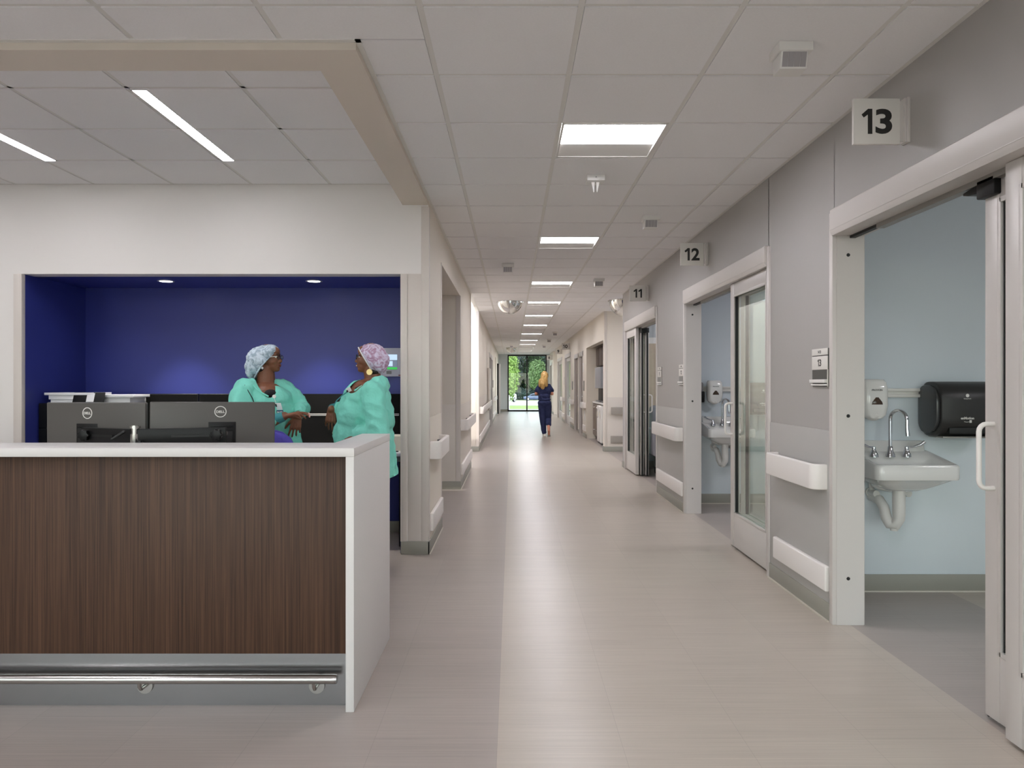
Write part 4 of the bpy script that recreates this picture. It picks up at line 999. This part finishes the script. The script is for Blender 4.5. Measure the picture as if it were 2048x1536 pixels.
def face_bits(root, w, R, k, glasses, smile=False):
    for s in (-1, 1):
        put('eye', M().ell(w(.0725, s * .031, .006), (.011 * k, .013 * k, .0085 * k), R), K['eye'], root)
        put('iris', M().ell(w(.0812, s * .031, .006), (.0035 * k, .0055 * k, .0058 * k), R), K['black'], root)
        put('eyebrow', M().tube([w(.083, s * .012, .026), w(.084, s * .03, .032), (w(.070, s * .05, .026))], [.003, .0035, .002], 8), K['haird'], root)
    put('lips', M().ell(w(.0905, 0, -.0595), (.0085 * k, .022 * k, .0055 * k), R).ell(w(.089, 0, -.0695), (.0085 * k, .019 * k, .006 * k), R), K['lips'], root)
    if smile: put('teeth', M().box(-.004, .004, -.017 * k, .017 * k, -.003, .003, .001, mtx=Matrix.Translation(w(.0945, 0, -.0645)) @ R.to_4x4()), K['paper'], root)
    g = M()
    for s in (-1, 1):
        n_ = 24; pts = [w(.098, s * .034 + .025 * math.cos(2 * PI * i / n_) * (1 if 1 else 1), .004 + .019 * math.sin(2 * PI * i / n_)) for i in range(n_)] ; pts.append(pts[0]); pts.append(pts[1])
        g.tube(pts, .0017, 8)
    g.tube([w(.098, -.009, .008), w(.102, 0, .011), w(.098, .009, .008)], .0016, 8)
    fr = put('glasses', g, K['blk'], root)
    for s in (-1, 1): put('temple_arm', M().tube([w(.097, s * .058, .01), w(.085, s * .072, .011), w(.03, s * .080, .009), w(-.02, s * .082, .004)], .0024 if glasses == 'white' else .0016, 8), K['white'] if glasses == 'white' else K['blk'], fr)
    gl = M()
    for s in (-1, 1): gl.cyl(w(.0975, s * .034, .004), w(.0985, s * .034, .004), .018, seg=20)
    put('spectacle_lens', gl, K['glass'], fr)

def hand(m, wrist, d, n, s, curl=(.25, .3, .35, .4), thumb=(.5, .35), k=1.0, spread=.05):
    """d: towards the fingers, n: palm normal, s: towards the thumb side. Returns finger tips"""
    wrist, d, n, s = Vector(wrist), Vector(d).normalized(), Vector(n).normalized(), Vector(s).normalized(); tips = []
    offs = (.032, .0115, -.0095, -.029); lens = (.070, .078, .072, .056); kn = (.084, .088, .085, .078)
    for o_, L_, q, c in zip(offs, lens, kn, curl):
        a = wrist + s * (o_ * .55 * k); b_ = wrist + d * (q * k) + s * (o_ * k); m.cap(a, .0145 * k, b_, .0108 * k, 12)
        dd = (d + s * (o_ / .03 * spread)).normalized(); p = b_
        for j, (f, r0, r1) in enumerate(((.44, .0082, .0077), (.31, .0077, .0073), (.25, .0073, .0062))):
            cc = c * (.8, 1.2, .8)[j]; dd = (dd * math.cos(cc) + n * math.sin(cc)).normalized()
            q2 = p + dd * (L_ * f * k); m.cap(p, r0 * k, q2, r1 * k, 12); p = q2
        tips.append((p, dd))
    m.ell(wrist + d * (.045 * k) + n * (.006 * k), (.02 * k,) * 3)
    p = wrist + s * (.02 * k) + d * (.018 * k) + n * (.004 * k); t = (s * math.sin(thumb[0] + .35) + d * math.cos(thumb[0] + .35) + n * thumb[1]).normalized()
    for L_, r0, r1 in ((.042, .0145, .0115), (.032, .0112, .0098), (.026, .0098, .0078)):
        q2 = p + t * (L_ * k); m.cap(p, r0 * k, q2, r1 * k, 12); p = q2; t = (t + d * .25 + n * .12).normalized()
    tips.append((p, t))
    return tips
def folds(amp, freq, seed, zs=.3):
    def f(co, n):
        q = Vector((co.x * freq, co.y * freq, co.z * freq * zs)) + Vector((seed, co.x * 2.5, 0)); v = noise.noise(q)
        q2 = Vector((co.x * 11 + co.z * 7, co.y * 11, co.z * 8 - co.x * 6)) + Vector((0, seed, 0)); r_ = 1 - 2.6 * abs(noise.noise(q2))
        q3 = co * 24 + Vector((seed, 0, 3)); return amp * (v + .55 * r_ + .22 * noise.noise(q3))
    return f
def crinkle(amp, seed):
    def f(co, n):
        q = co * 38 + Vector((seed, 0, 0)); return amp * (abs(noise.noise(q)) - .25) + amp * .6 * noise.noise(co * 17)
    return f
def seg_keep(a, ra, b_, rb):
    a, b_ = Vector(a), Vector(b_)
    def f(co):
        t = max(0, min(1, (co - a).dot(b_ - a) / (b_ - a).length_squared)); return (co - (a + (b_ - a) * t)).length > ra + (rb - ra) * t
    return f

# ---- woman in the lavender cap, right, facing left
YA = 5.1
def A(px, py, dy=0): return at(px, py, YA) + Vector((0, dy, 0))
r2 = thing('person', 'woman in teal gown, lavender hair cap and round gold earring, facing left beside the counter', 'person', (PX(738, YA), YA, 0), 'people')
m = M(); w, R = head_parts(m, A(738.5, 717), PI + math.radians(7), .88, math.radians(4))
m.cap(A(742, 738), .055, A(748, 765), .062); m.ell(A(736, 791), (.14, .17, .118)); m.ell(A(726, 842), (.15, .16, .19)); m.cap(A(738, 870), .14, A(742, 905), .13)
m.cap(A(750, 785, -.17), .05, A(768, 866, -.25), .042); m.cap(A(768, 866, -.25), .04, A(724, 872, -.2), .03)
m.cap(A(735, 785, .16), .05, A(690, 822, .2), .042); m.cap(A(690, 822, .2), .04, A(660, 819, .05), .029)
t1 = hand(m, A(660, 819, .05), (-.10, -.05, -1), (.05, 1, 0), (1, -.05, 0), (.10, .2, .32, .45), (.45, .3), 1.0, .26)
hand(m, A(724, 872, -.2), (-1, .1, -.5), (0, .9, -.3), (.1, .2, 1), (.3, .35, .4, .45), (.5, .3), 1.0)
for s in (-1, 1): m.cap(A(740, 905, s * .1), .11, (PX(742, YA), YA + s * .1, .45), .07); m.cap((PX(742, YA), YA + s * .1, .45), .065, (PX(745, YA), YA + s * .1, .09), .04); m.cap((PX(745, YA), YA + s * .1, .05), .035, (PX(725, YA), YA + s * .1, .035), .03)
put('body', blob(m, .0042, 2), K['skin'], r2)
face_bits(r2, w, R, .88, 'dark', True)
g = M(); g.cap(A(754, 781, -.15), .07, A(750, 772, .15), .078); g.cap(A(760, 768, -.02), .06, A(760, 775, -.12), .065); g.ell(A(735, 797), (.165, .20, .135)); g.ell(A(726, 828), (.185, .215, .19)); g.ell(A(741, 836), (.170, .21, .22)); g.cap(A(728, 872), .215, A(738, 955), .205); g.cap(A(745, 764), .070, A(745, 775), .09)
g.cap(A(756, 785, -.19), .082, A(770, 862, -.25), .075); g.cap(A(770, 866, -.25), .07, A(735, 862, -.22), .055)
g.cap(A(735, 785, .18), .08, A(692, 822, .2), .066); g.cap(A(692, 822, .2), .062, A(664, 819, .08), .043)
zc = PZ(953, YA)
gm = blob(g, .008, 5, folds(.014, 9, 3.3)); gm = keep(gm, lambda co: co.z > zc + .012 * math.sin(co.x * 30)); gm = keep(gm, seg_keep(A(742, 752, -.02), .082, A(716, 774, -.15), .045)); gm = keep(gm, lambda co: co.x > PX(664, YA) or co.z < 1.05 or co.z > 1.3)
gown = put('gown', gm, K['teal'], r2)
put('cuff', M().tube([A(666, 819, .09), A(660, 819, .05)], [.044, .037], 24), K['cuff'], gown)
put('shirt_collar', M().tube([A(752, 757, -.05), A(741, 763, -.085), A(729, 770, -.12), A(719, 777, -.135)], .005, 8), K['darkc'], r2)
put('collar_edge', M().tube([A(764, 757, -.02), A(755, 759, -.08), A(741, 766, -.105), A(728, 774, -.135), A(718, 781, -.15)], .006, 8), K['teal'], gown)
put('seam', M().tube([A(706, 781, -.13), A(695, 791, -.175), A(685, 800, -.17), A(679, 810, -.17)], .0035, 6), K['cuff'], gown)
pt = M()
for s in (-1, 1): pt.cap((PX(740, YA), YA + s * .1, .85), .13, (PX(742, YA), YA + s * .11, .45), .10); pt.cap((PX(742, YA), YA + s * .11, .45), .10, (PX(745, YA), YA + s * .11, .10), .075)
put('trousers', blob(pt, .014, 3, folds(.008, 8, 1)), K['darkc'], r2)
for s in (-1, 1): put('shoe', M().loft([rr(PX(734, YA), YA + s * .11, .12, .045, .04, z) for z in (.002, .03)] + [rr(PX(738, YA), YA + s * .11, .10, .04, .035, .07), rr(PX(744, YA), YA + s * .11, .05, .035, .03, .10)]), K['blk'], r2)
c = M(); c.ell(A(744.5, 714), (.108, .094, .098)); c.ell(A(753, 722), (.092, .09, .088)); c.ell(A(760, 733), (.055, .07, .05))
a_, b_ = A(717.5, 693), A(750, 749.5); nx, nz = -(b_.z - a_.z), (b_.x - a_.x)
def side(co, a=a_, nx=nx, nz=nz): return ((co.x - a.x) * nx + (co.z - a.z) * nz)
cm_ = blob(c, .0055, 3, crinkle(.007, 1.0)); sgn = 1 if side(A(765, 705)) > 0 else -1
cm_ = keep(cm_, lambda co: side(co) * sgn > 0); put('hair_cap', cm_, K['cap2'], r2)
n_ = 26; dr = [A(719 + (750 - 719) * i / n_, 695.5 + (749 - 695.5) * i / n_ - 4 * math.sin(PI * i / n_), -.098 * math.sin(PI * (.12 + .8 * i / n_))) for i in range(n_ + 1)]
put('cap_band', M().tube(dr, .0045, 8), K['paper'], r2)
put('hair', M().ell(A(747, 744), (.05, .068, .03)), K['haird'], r2)
put('earring', M().cyl(A(743.6, 744.5, -.083), A(743.6, 744.5, -.087), .0205, seg=32).tube([A(743.6, 738.5, -.083), A(743, 735, -.078)], .0015, 6), K['gold'], r2)
def card(root, c, rx, ry, hw, hh, material, name, t=.0015):
    rx, ry = Vector(rx).normalized(), Vector(ry).normalized(); nn = rx.cross(ry); mt = Matrix(((rx.x, ry.x, nn.x, c.x), (rx.y, ry.y, nn.y, c.y), (rx.z, ry.z, nn.z, c.z), (0, 0, 0, 1)))
    return put(name, M().box(-hw, hw, -hh, hh, -t, t, .001, mtx=mt), material, root)
cb_ = card(r2, A(709, 779, -.178), (.75, -.55, .35), (-.4, -.1, .9), .021, .015, K['paper'], 'name_badge'); card(r2, A(706.5, 782, -.186), (.75, -.55, .35), (-.4, -.1, .9), .008, .007, K['ink'], 'badge_photo')
for i, (p, d_) in enumerate(t1):
    if i in (0, 1, 4): put('fingernail', M().ell(p + d_ * .007, (.0062, .005, .011)), K['nail'], r2)

# ---- woman in the pale blue cap, left, facing right
r1 = thing('person', 'woman in teal gown, pale blue hair cap and white-armed glasses, arms crossed at the wrists', 'person', (PX(535, YA), YA, 0), 'people')
m = M(); w, R = head_parts(m, A(538.5, 717.5), math.radians(-6), .83, math.radians(4))
m.cap(A(532, 738), .056, A(532, 768), .066); m.ell(A(535, 796, -.02), (.13, .14, .115)); m.ell(A(548, 850), (.14, .14, .2)); m.cap(A(556, 880), .13, A(560, 910), .13)
m.cap(A(500, 790, -.16), .05, A(520, 866, -.28), .042); m.cap(A(520, 866, -.28), .04, A(591, 829, -.25), .029)
m.cap(A(562, 784, .1), .048, A(598, 818, .12), .04); m.cap(A(598, 818, .12), .038, A(606, 830, -.12), .028)
t1 = hand(m, A(590, 829.5, -.25), (1, .12, .22), (.15, .25, -1), (-.1, 1, .1), (.18, .3, .5, .6), (.45, .5), 1.0)
t2_ = hand(m, A(606, 831, -.13), (-.14, -.1, -1), (-.25, .95, .0), (-1, -.2, .05), (.3, .34, .4, .5), (.4, .25), .94, .15)
for s in (-1, 1): m.cap(A(560, 905, s * .1), .11, (PX(560, YA), YA + s * .1, .45), .07); m.cap((PX(560, YA), YA + s * .1, .45), .065, (PX(558, YA), YA + s * .1, .09), .04); m.cap((PX(558, YA), YA + s * .1, .05), .035, (PX(578, YA), YA + s * .1, .035), .03)
put('body', blob(m, .0042, 2), K['skin'], r1)
face_bits(r1, w, R, .83, 'white')
g = M(); g.cap(A(503, 781, -.10), .085, A(562, 783, .10), .078); g.ell(A(535, 802, -.02), (.17, .17, .125)); g.ell(A(545, 838, -.02), (.165, .175, .19)); g.cap(A(552, 868), .165, A(560, 950), .19); g.cap(A(528, 764), .068, A(530, 775), .09)
g.cap(A(499, 790, -.15), .082, A(518, 862, -.27), .075); g.cap(A(520, 864, -.27), .066, A(568, 837, -.25), .050)
g.cap(A(563, 784, .1), .074, A(596, 816, .1), .058); g.cap(A(596, 816, .1), .056, A(606, 824, -.06), .043)
gm = blob(g, .008, 4, folds(.014, 10, 8.1)); gm = keep(gm, lambda co: co.z > zc + .01 * math.sin(co.x * 30)); gm = keep(gm, seg_keep(A(531, 752, -.03), .072, A(555, 783, -.17), .038))
gown = put('gown', gm, K['teal'], r1)
put('cuff', M().tube([A(565, 838, -.252), A(578, 834, -.252), A(590, 829.5, -.25)], [.046, .037, .033], 24), K['cuff'], gown)
put('cuff', M().tube([A(604, 822, -.04), A(606, 828, -.09)], [.040, .035], 24), K['teal'], gown)
put('undershirt', M().ell(A(552, 787, -.115), (.045, .05, .03)), K['darkc'], r1)
put('collar_edge', M().tube([A(512, 757, -.08), A(518, 768, -.13), A(530, 777, -.17), A(543, 786, -.185), A(555, 792, -.19)], .006, 8), K['teal'], gown)
put('seam', M().tube([A(509, 770, -.19), A(518, 782, -.205), A(526, 796, -.205), A(529, 806, -.2)], .003, 6), K['darkc'], gown)
pt = M()
for s in (-1, 1): pt.cap((PX(560, YA), YA + s * .1, .85), .13, (PX(560, YA), YA + s * .11, .45), .10); pt.cap((PX(560, YA), YA + s * .11, .45), .10, (PX(558, YA), YA + s * .11, .10), .075)
put('trousers', blob(pt, .014, 3, folds(.008, 8, 5)), K['darkc'], r1)
for s in (-1, 1): put('shoe', M().loft([rr(PX(570, YA), YA + s * .11, .12, .045, .04, z) for z in (.002, .03)] + [rr(PX(566, YA), YA + s * .11, .10, .04, .035, .07), rr(PX(560, YA), YA + s * .11, .05, .035, .03, .10)]), K['blk'], r1)
c = M(); c.ell(A(522, 719), (.100, .098, .092)); c.ell(A(512, 732), (.075, .09, .075)); c.ell(A(504, 745), (.038, .075, .052)); c.ell(A(538, 708), (.068, .088, .060)); c.ell(A(530, 708), (.08, .09, .062)); c.ell(A(542, 702), (.052, .08, .047))
a_, b_ = A(556, 703), A(513, 757); nx, nz = -(b_.z - a_.z), (b_.x - a_.x)
def side1(co, a=a_, nx=nx, nz=nz): return ((co.x - a.x) * nx + (co.z - a.z) * nz)
cm_ = blob(c, .0055, 3, crinkle(.008, 4.0)); sg1 = 1 if side1(A(510, 710)) > 0 else -1
cm_ = keep(cm_, lambda co: side1(co) * sg1 > 0); put('hair_cap', cm_, K['cap1'], r1)
dr = [A(553 + (513 - 553) * i / n_, 704 + (757 - 704) * i / n_ + 2 * math.sin(PI * i / n_), -.10 * math.sin(PI * (.1 + .75 * i / n_))) for i in range(n_ + 1)]
put('cap_band', M().tube(dr, .005, 8), K['cap1'], r1)
put('hair', M().ell(A(526, 738), (.045, .066, .035)).ell(A(546, 706), (.030, .055, .020)), K['haird'], r1)
put('earring', M().ell(A(532, 736.5, -.073), (.0075, .006, .009)), K['paper'], r1)
bd = card(r1, A(576.5, 811, -.205), (1, -.12, .02), (-.25, -.1, 1), .020, .024, K['paper'], 'name_badge'); card(r1, A(571.5, 809, -.211), (1, -.12, .02), (-.25, -.1, 1), .0055, .010, K['ink'], 'badge_photo')
card(r1, A(579.5, 822, -.212), (1, -.12, .02), (-.2, -.1, 1), .024, .0135, mat('navy_badge', (28, 44, 92)), 'title_badge')
text('lettering', 'RN BSN', .012, K['white'], r1, A(579.7, 822, -.2155), (1, -.12, .02), (-.2, -.1, 1), bold=.03, depth=.001, w=.040)
put('badge_reel', M().cyl(A(566, 792, -.185), A(566, 792, -.193), .012, seg=20).tube([A(566, 795, -.19), A(570, 803, -.2)], .0015, 6), K['white'], r1)
for p, d_ in t1[:2]: put('fingernail', M().ell(p + d_ * .006, (.006, .005, .009)), K['nailp'], r1)

# purple task chair behind the right monitor
r = thing('task_chair', 'purple upholstered task chair in front of the woman in the pale blue cap', 'chair', (PX(520, 4.55), 4.55, 0))
xc = PX(520, 4.5); 
put('backrest', M().loft([rr(xc, 4.5, hx, hy, .045, z) for hx, hy, z in ((.19, .03, .60), (.225, .045, .66), (.235, .048, .80), (.225, .048, .92), (.19, .044, .985), (.14, .035, 1.02), (.08, .02, 1.035))]), K['purple'], r, smooth=60)
put('seat', M().box(xc - .24, xc + .24, 4.18, 4.52 - .09, .43, .51, .035, 3), K['purple'], r)
put('back_post', M().tube([(xc, 4.32, .42), (xc, 4.52, .42), (xc, 4.555, .5), (xc, 4.55, .7)], .02), K['blk'], r)
put('gas_column', M().cyl((xc, 4.3, .1), (xc, 4.3, .43), .026), K['blk'], r)
for k in range(5):
    a = 2 * PI * k / 5 + .3; e = (xc + .27 * math.cos(a), 4.3 + .27 * math.sin(a))
    put('leg', M().tube([(xc, 4.3, .12), (e[0], e[1], .085)], [.025, .018]), K['blk'], r); put('caster', M().cyl((e[0] - .012, e[1], .03), (e[0] + .012, e[1], .03), .03), K['black'], r)

# ---- nurse walking away down the corridor
YW = 18.3
def B(px, py, dy=0): return at(px, py, YW) + Vector((0, dy, 0))
r3 = thing('person', 'blonde woman in navy scrubs walking away down the corridor, seen from behind', 'person', (PX(1089, YW), YW, 0), 'people')
m = M(); head_parts(m, B(1089, 752.5, .03), PI / 2, .92); m.cap(B(1089, 760), .05, B(1089, 769), .055); m.ell(B(1088.5, 780), (.15, .09, .15)); m.ell(B(1089, 800), (.14, .1, .16)); m.cap(B(1077, 775), .042, B(1072, 787), .037); m.cap(B(1098, 775), .042, B(1104.5, 787), .037)
m.cap(B(1072, 788), .036, B(1077, 789, .2), .027); m.cap(B(1104.5, 788), .036, B(1099, 787, .2), .027)
hand(m, B(1077, 789, .2), (.5, 1, .1), (.6, -.3, -.5), (0, 0, 1), k=.95); hand(m, B(1099, 787, .2), (-.5, 1, .1), (-.6, -.3, -.5), (0, 0, 1), k=.95)
m.cap(B(1084, 812), .09, B(1085, 838), .06); m.cap(B(1085, 838), .055, B(1088.5, 864), .038); m.cap(B(1095, 812), .09, B(1096, 838, .06), .06); m.cap(B(1096, 838, .06), .055, B(1096.5, 859, -.28), .036)
m.cap(B(1088.5, 868.5), .034, B(1088.5, 869.3, .14), .03); m.cap(B(1096.5, 860, -.3), .034, B(1097, 867.5, -.22), .028)
put('body', blob(m, .009, 3), K['skin2'], r3)
g = M(); g.cap(B(1079.5, 772.5), .062, B(1097.5, 772.5), .062); g.ell(B(1088.5, 781), (.18, .125, .16)); g.ell(B(1088.5, 793), (.155, .125, .13)); g.cap(B(1079, 774), .062, B(1073.5, 781), .055); g.cap(B(1098, 774), .062, B(1104, 781), .055); g.ell(B(1089, 799), (.162, .132, .05))
put('scrub_top', blob(g, .011, 4, folds(.010, 9, 2)), K['navyc'], r3)
g = M(); g.ell(B(1089, 806), (.175, .14, .11)); g.cap(B(1083.5, 811), .098, B(1085, 838), .080); g.cap(B(1085, 838), .080, B(1088.2, 864), .062); g.cap(B(1095.5, 811), .098, B(1096.5, 838, .05), .078); g.cap(B(1096.5, 838, .05), .078, B(1096.8, 848, -.12), .066)
put('scrub_trousers', blob(g, .011, 4, folds(.010, 8, 6)), K['navyc'], r3)
h_ = M(); h_.ell(B(1089, 750.5), (.094, .10, .105)); h_.cap(B(1088.5, 754, -.05), .085, B(1085.5, 768, -.10), .092); h_.cap(B(1085.5, 768, -.10), .088, B(1085, 775, -.12), .045); h_.cap(B(1082, 762, -.08), .06, B(1079.5, 772, -.1), .035); h_.cap(B(1091, 762, -.08), .06, B(1092, 771, -.1), .04)
put('hair', blob(h_, .008, 3, lambda co, n: .014 * noise.noise(Vector((co.x * 40, co.y * 40, co.z * 7)))), K['hairb'], r3)
def shoe(o, rot):
    mt = Matrix.Translation(o) @ Matrix.Rotation(rot, 4, 'X')
    q = M().loft([[mt @ Vector(v) for v in rr(0, .06, hx, hy, .03, z)] for hx, hy, z in ((.038, .125, 0), (.042, .13, .025), (.038, .12, .05), (.03, .07, .08))]); put('shoe', q, K['white'], r3)
shoe((B(1088.5, 0).x, YW, .001), 0); shoe(B(1097, 870.5, -.18), math.radians(-48))
# ------------------------------------------------------------------ outside, beyond the end window
def gz(y): return -.05 - .018 * (y - 35)
def gpatch(name, y0, y1, x0, x1, m, dz=0):
    b = M(); b.prism([(y0, gz(y0) + dz), (y1, gz(y1) + dz), (y1, gz(y1) + dz - .4), (y0, gz(y0) + dz - .4)], 'x', x0, x1); return S(name, b, m)
gpatch('ground', 35.0, 300, -140, 160, K['grass'])
gpatch('ground_walk', 35.0, 43, -60, 60, K['road'], .02); gpatch('road', 62, 150, -120, 140, K['road'], .02)
def crown(r_, seed, n_, lf, core=.8):
    rd = random.Random(seed); b = bmesh.new(); bmesh.ops.create_icosphere(b, subdivisions=3, radius=1)
    for v in b.verts:
        d = v.co.normalized(); v.co = Vector((d.x * r_[0], d.y * r_[1], d.z * r_[2])) * core * (1 + .28 * noise.noise(d * 2.2 + Vector((seed, 0, 0))))
    for i in range(n_):
        d = Vector((rd.gauss(0, 1), rd.gauss(0, 1), rd.gauss(0, 1))).normalized(); k = core + (1.12 - core) * rd.random()
        k *= (1 + .3 * noise.noise(d * 2.2 + Vector((seed, 0, 0)))); p = Vector((d.x * r_[0], d.y * r_[1], d.z * r_[2])) * k
        u = Vector((rd.gauss(0, 1), rd.gauss(0, 1), rd.gauss(0, 1))).normalized(); w = u.orthogonal().normalized(); s = lf * (.6 + .8 * rd.random())
        vs = [b.verts.new(p + q) for q in (u * s, w * s * .45, -u * s, -w * s * .45)]; b.faces.new(vs)
    me = bpy.data.meshes.new('crown'); b.to_mesh(me); b.free(); return me
def tree(x, y, h, cr, cz, label, group, cm, lm, name='tree'):
    z = gz(y); r = thing(name, label, 'tree', (x, y, z), group)
    t = M().tube([(x, y, z), (x + .1 * cr, y, z + h * .4), (x, y, z + h * .75)], [.035 * h * .5, .028 * h * .5, .01 * h], 10)
    for k in range(4): a = k * 1.7; t.tube([(x, y, z + h * (.35 + .08 * k)), (x + math.cos(a) * cr * .6, y + math.sin(a) * cr * .6, z + h * (.5 + .1 * k))], [.012 * h * .6, .004 * h], 8)
    put('trunk', t, K['bark'], r)
    o = bpy.data.objects.new('crown', cm); C.objects.link(o); o.parent = r; o.location = (0, 0, cz)
    if not cm.materials: cm.materials.append(lm)
    o.rotation_euler = (0, 0, x * 1.3)
    return r
cA = crown((5.5, 5.5, 7.5), 1, 5200, .42); cA.materials.append(K['leaf']); cB = crown((5, 5, 9), 5, 5200, .42); cB.materials.append(K['leafd']); cC = crown((4.2, 4.2, 5.2), 9, 4200, .36); cC.materials.append(K['leafl'])
rd = random.Random(11)
nth = ['broad mid green woodland tree', 'tall dark blue-green woodland tree']
for k in range(15):
    x = -34 + k * 5.3 + rd.uniform(-1, 1); tree(x, 205 + rd.uniform(-5, 5), 20, 5.5, 10 + rd.uniform(-1, 1), 'dense woodland tree of the back row beyond the car park', 'woodland trees, back row', cB if k % 2 else cA, K['leaf'])
for k in range(11):
    x = -28 + k * 5.8 + rd.uniform(-1.5, 1.5); tree(x, 186 + rd.uniform(-3, 3), 15, 5, 7.2 + rd.uniform(-1, 1.5), 'leafy woodland tree of the front row beyond the car park', 'woodland trees, front row', (cA, cB, cB)[k % 3], K['leafd'])
tree(6.2, 172, 9, 3.2, 6.0, 'pale green young tree behind the right window pane', None, crown((2.0, 2.0, 3.2), 21, 2600, .28), K['leafm'])
cs = crown((.95, .95, 2.05), 33, 3600, .10, .7); tree(-.35, 62, 4.6, 1, 2.75, 'bright green slender young tree just outside the left pane', None, cs, K['leafl'], 'young_tree')
cb = crown((3.2, 2, 1.5), 44, 1600, .22, .85)
for k in range(12):
    x = -20 + 4.6 * k; o = bpy.data.objects.new('bush', cb); C.objects.link(o); o.location = (x, 176, gz(176) + 1.1)
    if not cb.materials: cb.materials.append(K['leafd'])
    tag(o, 'low dark green bush along the edge of the woodland', 'bush', 'bushes at the woodland edge')
def car(x, y, L_, hgt, paint, label, rz, name):
    z = gz(y) + .02; r = thing(name, label, 'car', (x, y, z)); w_ = 1.8; s = hgt / 1.45
    def p(l): return [(x + a * L_, z + b_ * s) for a, b_ in l]
    body = M().prism(p([(-.5, .35), (-.5, .72), (-.47, .82), (-.30, .92), (.33, .95), (.49, .88), (.5, .4), (.44, .22), (-.45, .22)]), 'y', y - w_ / 2, y + w_ / 2, .08, 3)
    b_ = put('body', body, paint, r); put('cabin', M().prism(p([(-.30, .90), (-.14, 1.40), (.0, 1.45), (.2, 1.43), (.38, .93)]), 'y', y - w_ / 2 + .12, y + w_ / 2 - .12, .08, 3), paint, r)
    put('side_window', M().prism(p([(-.23, .95), (-.125, 1.33), (.0, 1.37), (.17, 1.35), (.30, .96)]), 'y', y - w_ / 2 + .10, y + w_ / 2 - .10), mat('car_glass', (40, 48, 58), .1), r)
    for a in (-.31, .31):
        for sy in (-1, 1): q = put('wheel', M().cyl((x + a * L_, y + sy * (w_ / 2 - .2), z + .33), (x + a * L_, y + sy * (w_ / 2 + .01), z + .33), .33, seg=24), K['black'], r); put('wheel_rim', M().cyl((x + a * L_, y + sy * (w_ / 2), z + .33), (x + a * L_, y + sy * (w_ / 2 + .02), z + .33), .2, seg=16), K['carw'], q)
    put('headlight', M().box(x - .5 * L_ - .01, x - .48 * L_, y - .8, y - .5, z + .6 * s, z + .75 * s), K['paper'], r)
    if rz: r.rotation_euler[2] = rz
    return r
car(4.6, 142, 4.6, 1.45, K['carb'], 'dark blue car crossing behind the window mullion', 0, 'sedan_car')
car(-.95, 100, 4.4, 1.8, K['carw'], 'silver car cut off by the left side of the end window', math.radians(68), 'parked_car')
o = put('bollard', M().box(-.27 * 1, -.13, 42.0, 42.1, gz(42), gz(42) + .85, .02), K['white']); tag(o, 'slim white post outside the left pane of the end window', 'post')

# ------------------------------------------------------------------ daylight
wd = bpy.data.worlds.new('sky'); sc.world = wd; wd.use_nodes = True; N = wd.node_tree.nodes; L = wd.node_tree.links
bg = N['Background']; sk = N.new('ShaderNodeTexSky'); sk.sky_type = 'NISHITA'; sk.sun_disc = False; sk.sun_elevation = math.radians(50); sk.sun_rotation = math.radians(200)
hs = N.new('ShaderNodeHueSaturation'); hs.inputs['Saturation'].default_value = .4; L.new(sk.outputs[0], hs.inputs['Color']); L.new(hs.outputs[0], bg.inputs[0]); bg.inputs[1].default_value = .6
for nm, loc, sx, sy, rz in (('daylight_portal', (-1, -4.02, 1.375), 12, 2.25, 0), ('daylight_portal', (.735, EY + .02, 1.36), 1.87, 2.7, PI)):
    ld = bpy.data.lights.new(nm, 'AREA'); ld.shape = 'RECTANGLE'; ld.size = sx; ld.size_y = sy; ld.cycles.is_portal = True
    lo = bpy.data.objects.new(nm, ld); C.objects.link(lo); lo.location = loc; lo.rotation_euler = (PI / 2, 0, rz)
sd = bpy.data.lights.new('sun', 'SUN'); sd.energy = 2.0; sd.angle = .01; sd.color = (1, .96, .88); so_ = bpy.data.objects.new('sun', sd); C.objects.link(so_); so_.rotation_euler = (math.radians(42), math.radians(-18), math.radians(12))

sc.view_settings.view_transform = 'Standard'; sc.view_settings.look = 'None'; sc.view_settings.gamma = 1; sc.view_settings.use_curve_mapping = False
sc.view_settings.exposure = 0.26
cy = sc.cycles; cy.use_denoising = True; cy.max_bounces = 8; cy.diffuse_bounces = 5; cy.glossy_bounces = 3; cy.transparent_max_bounces = 16; cy.transmission_bounces = 6
cy.sample_clamp_indirect = 6; cy.caustics_reflective = False; cy.caustics_refractive = False; cy.use_light_tree = True; cy.use_adaptive_sampling = True; cy.adaptive_threshold = .04
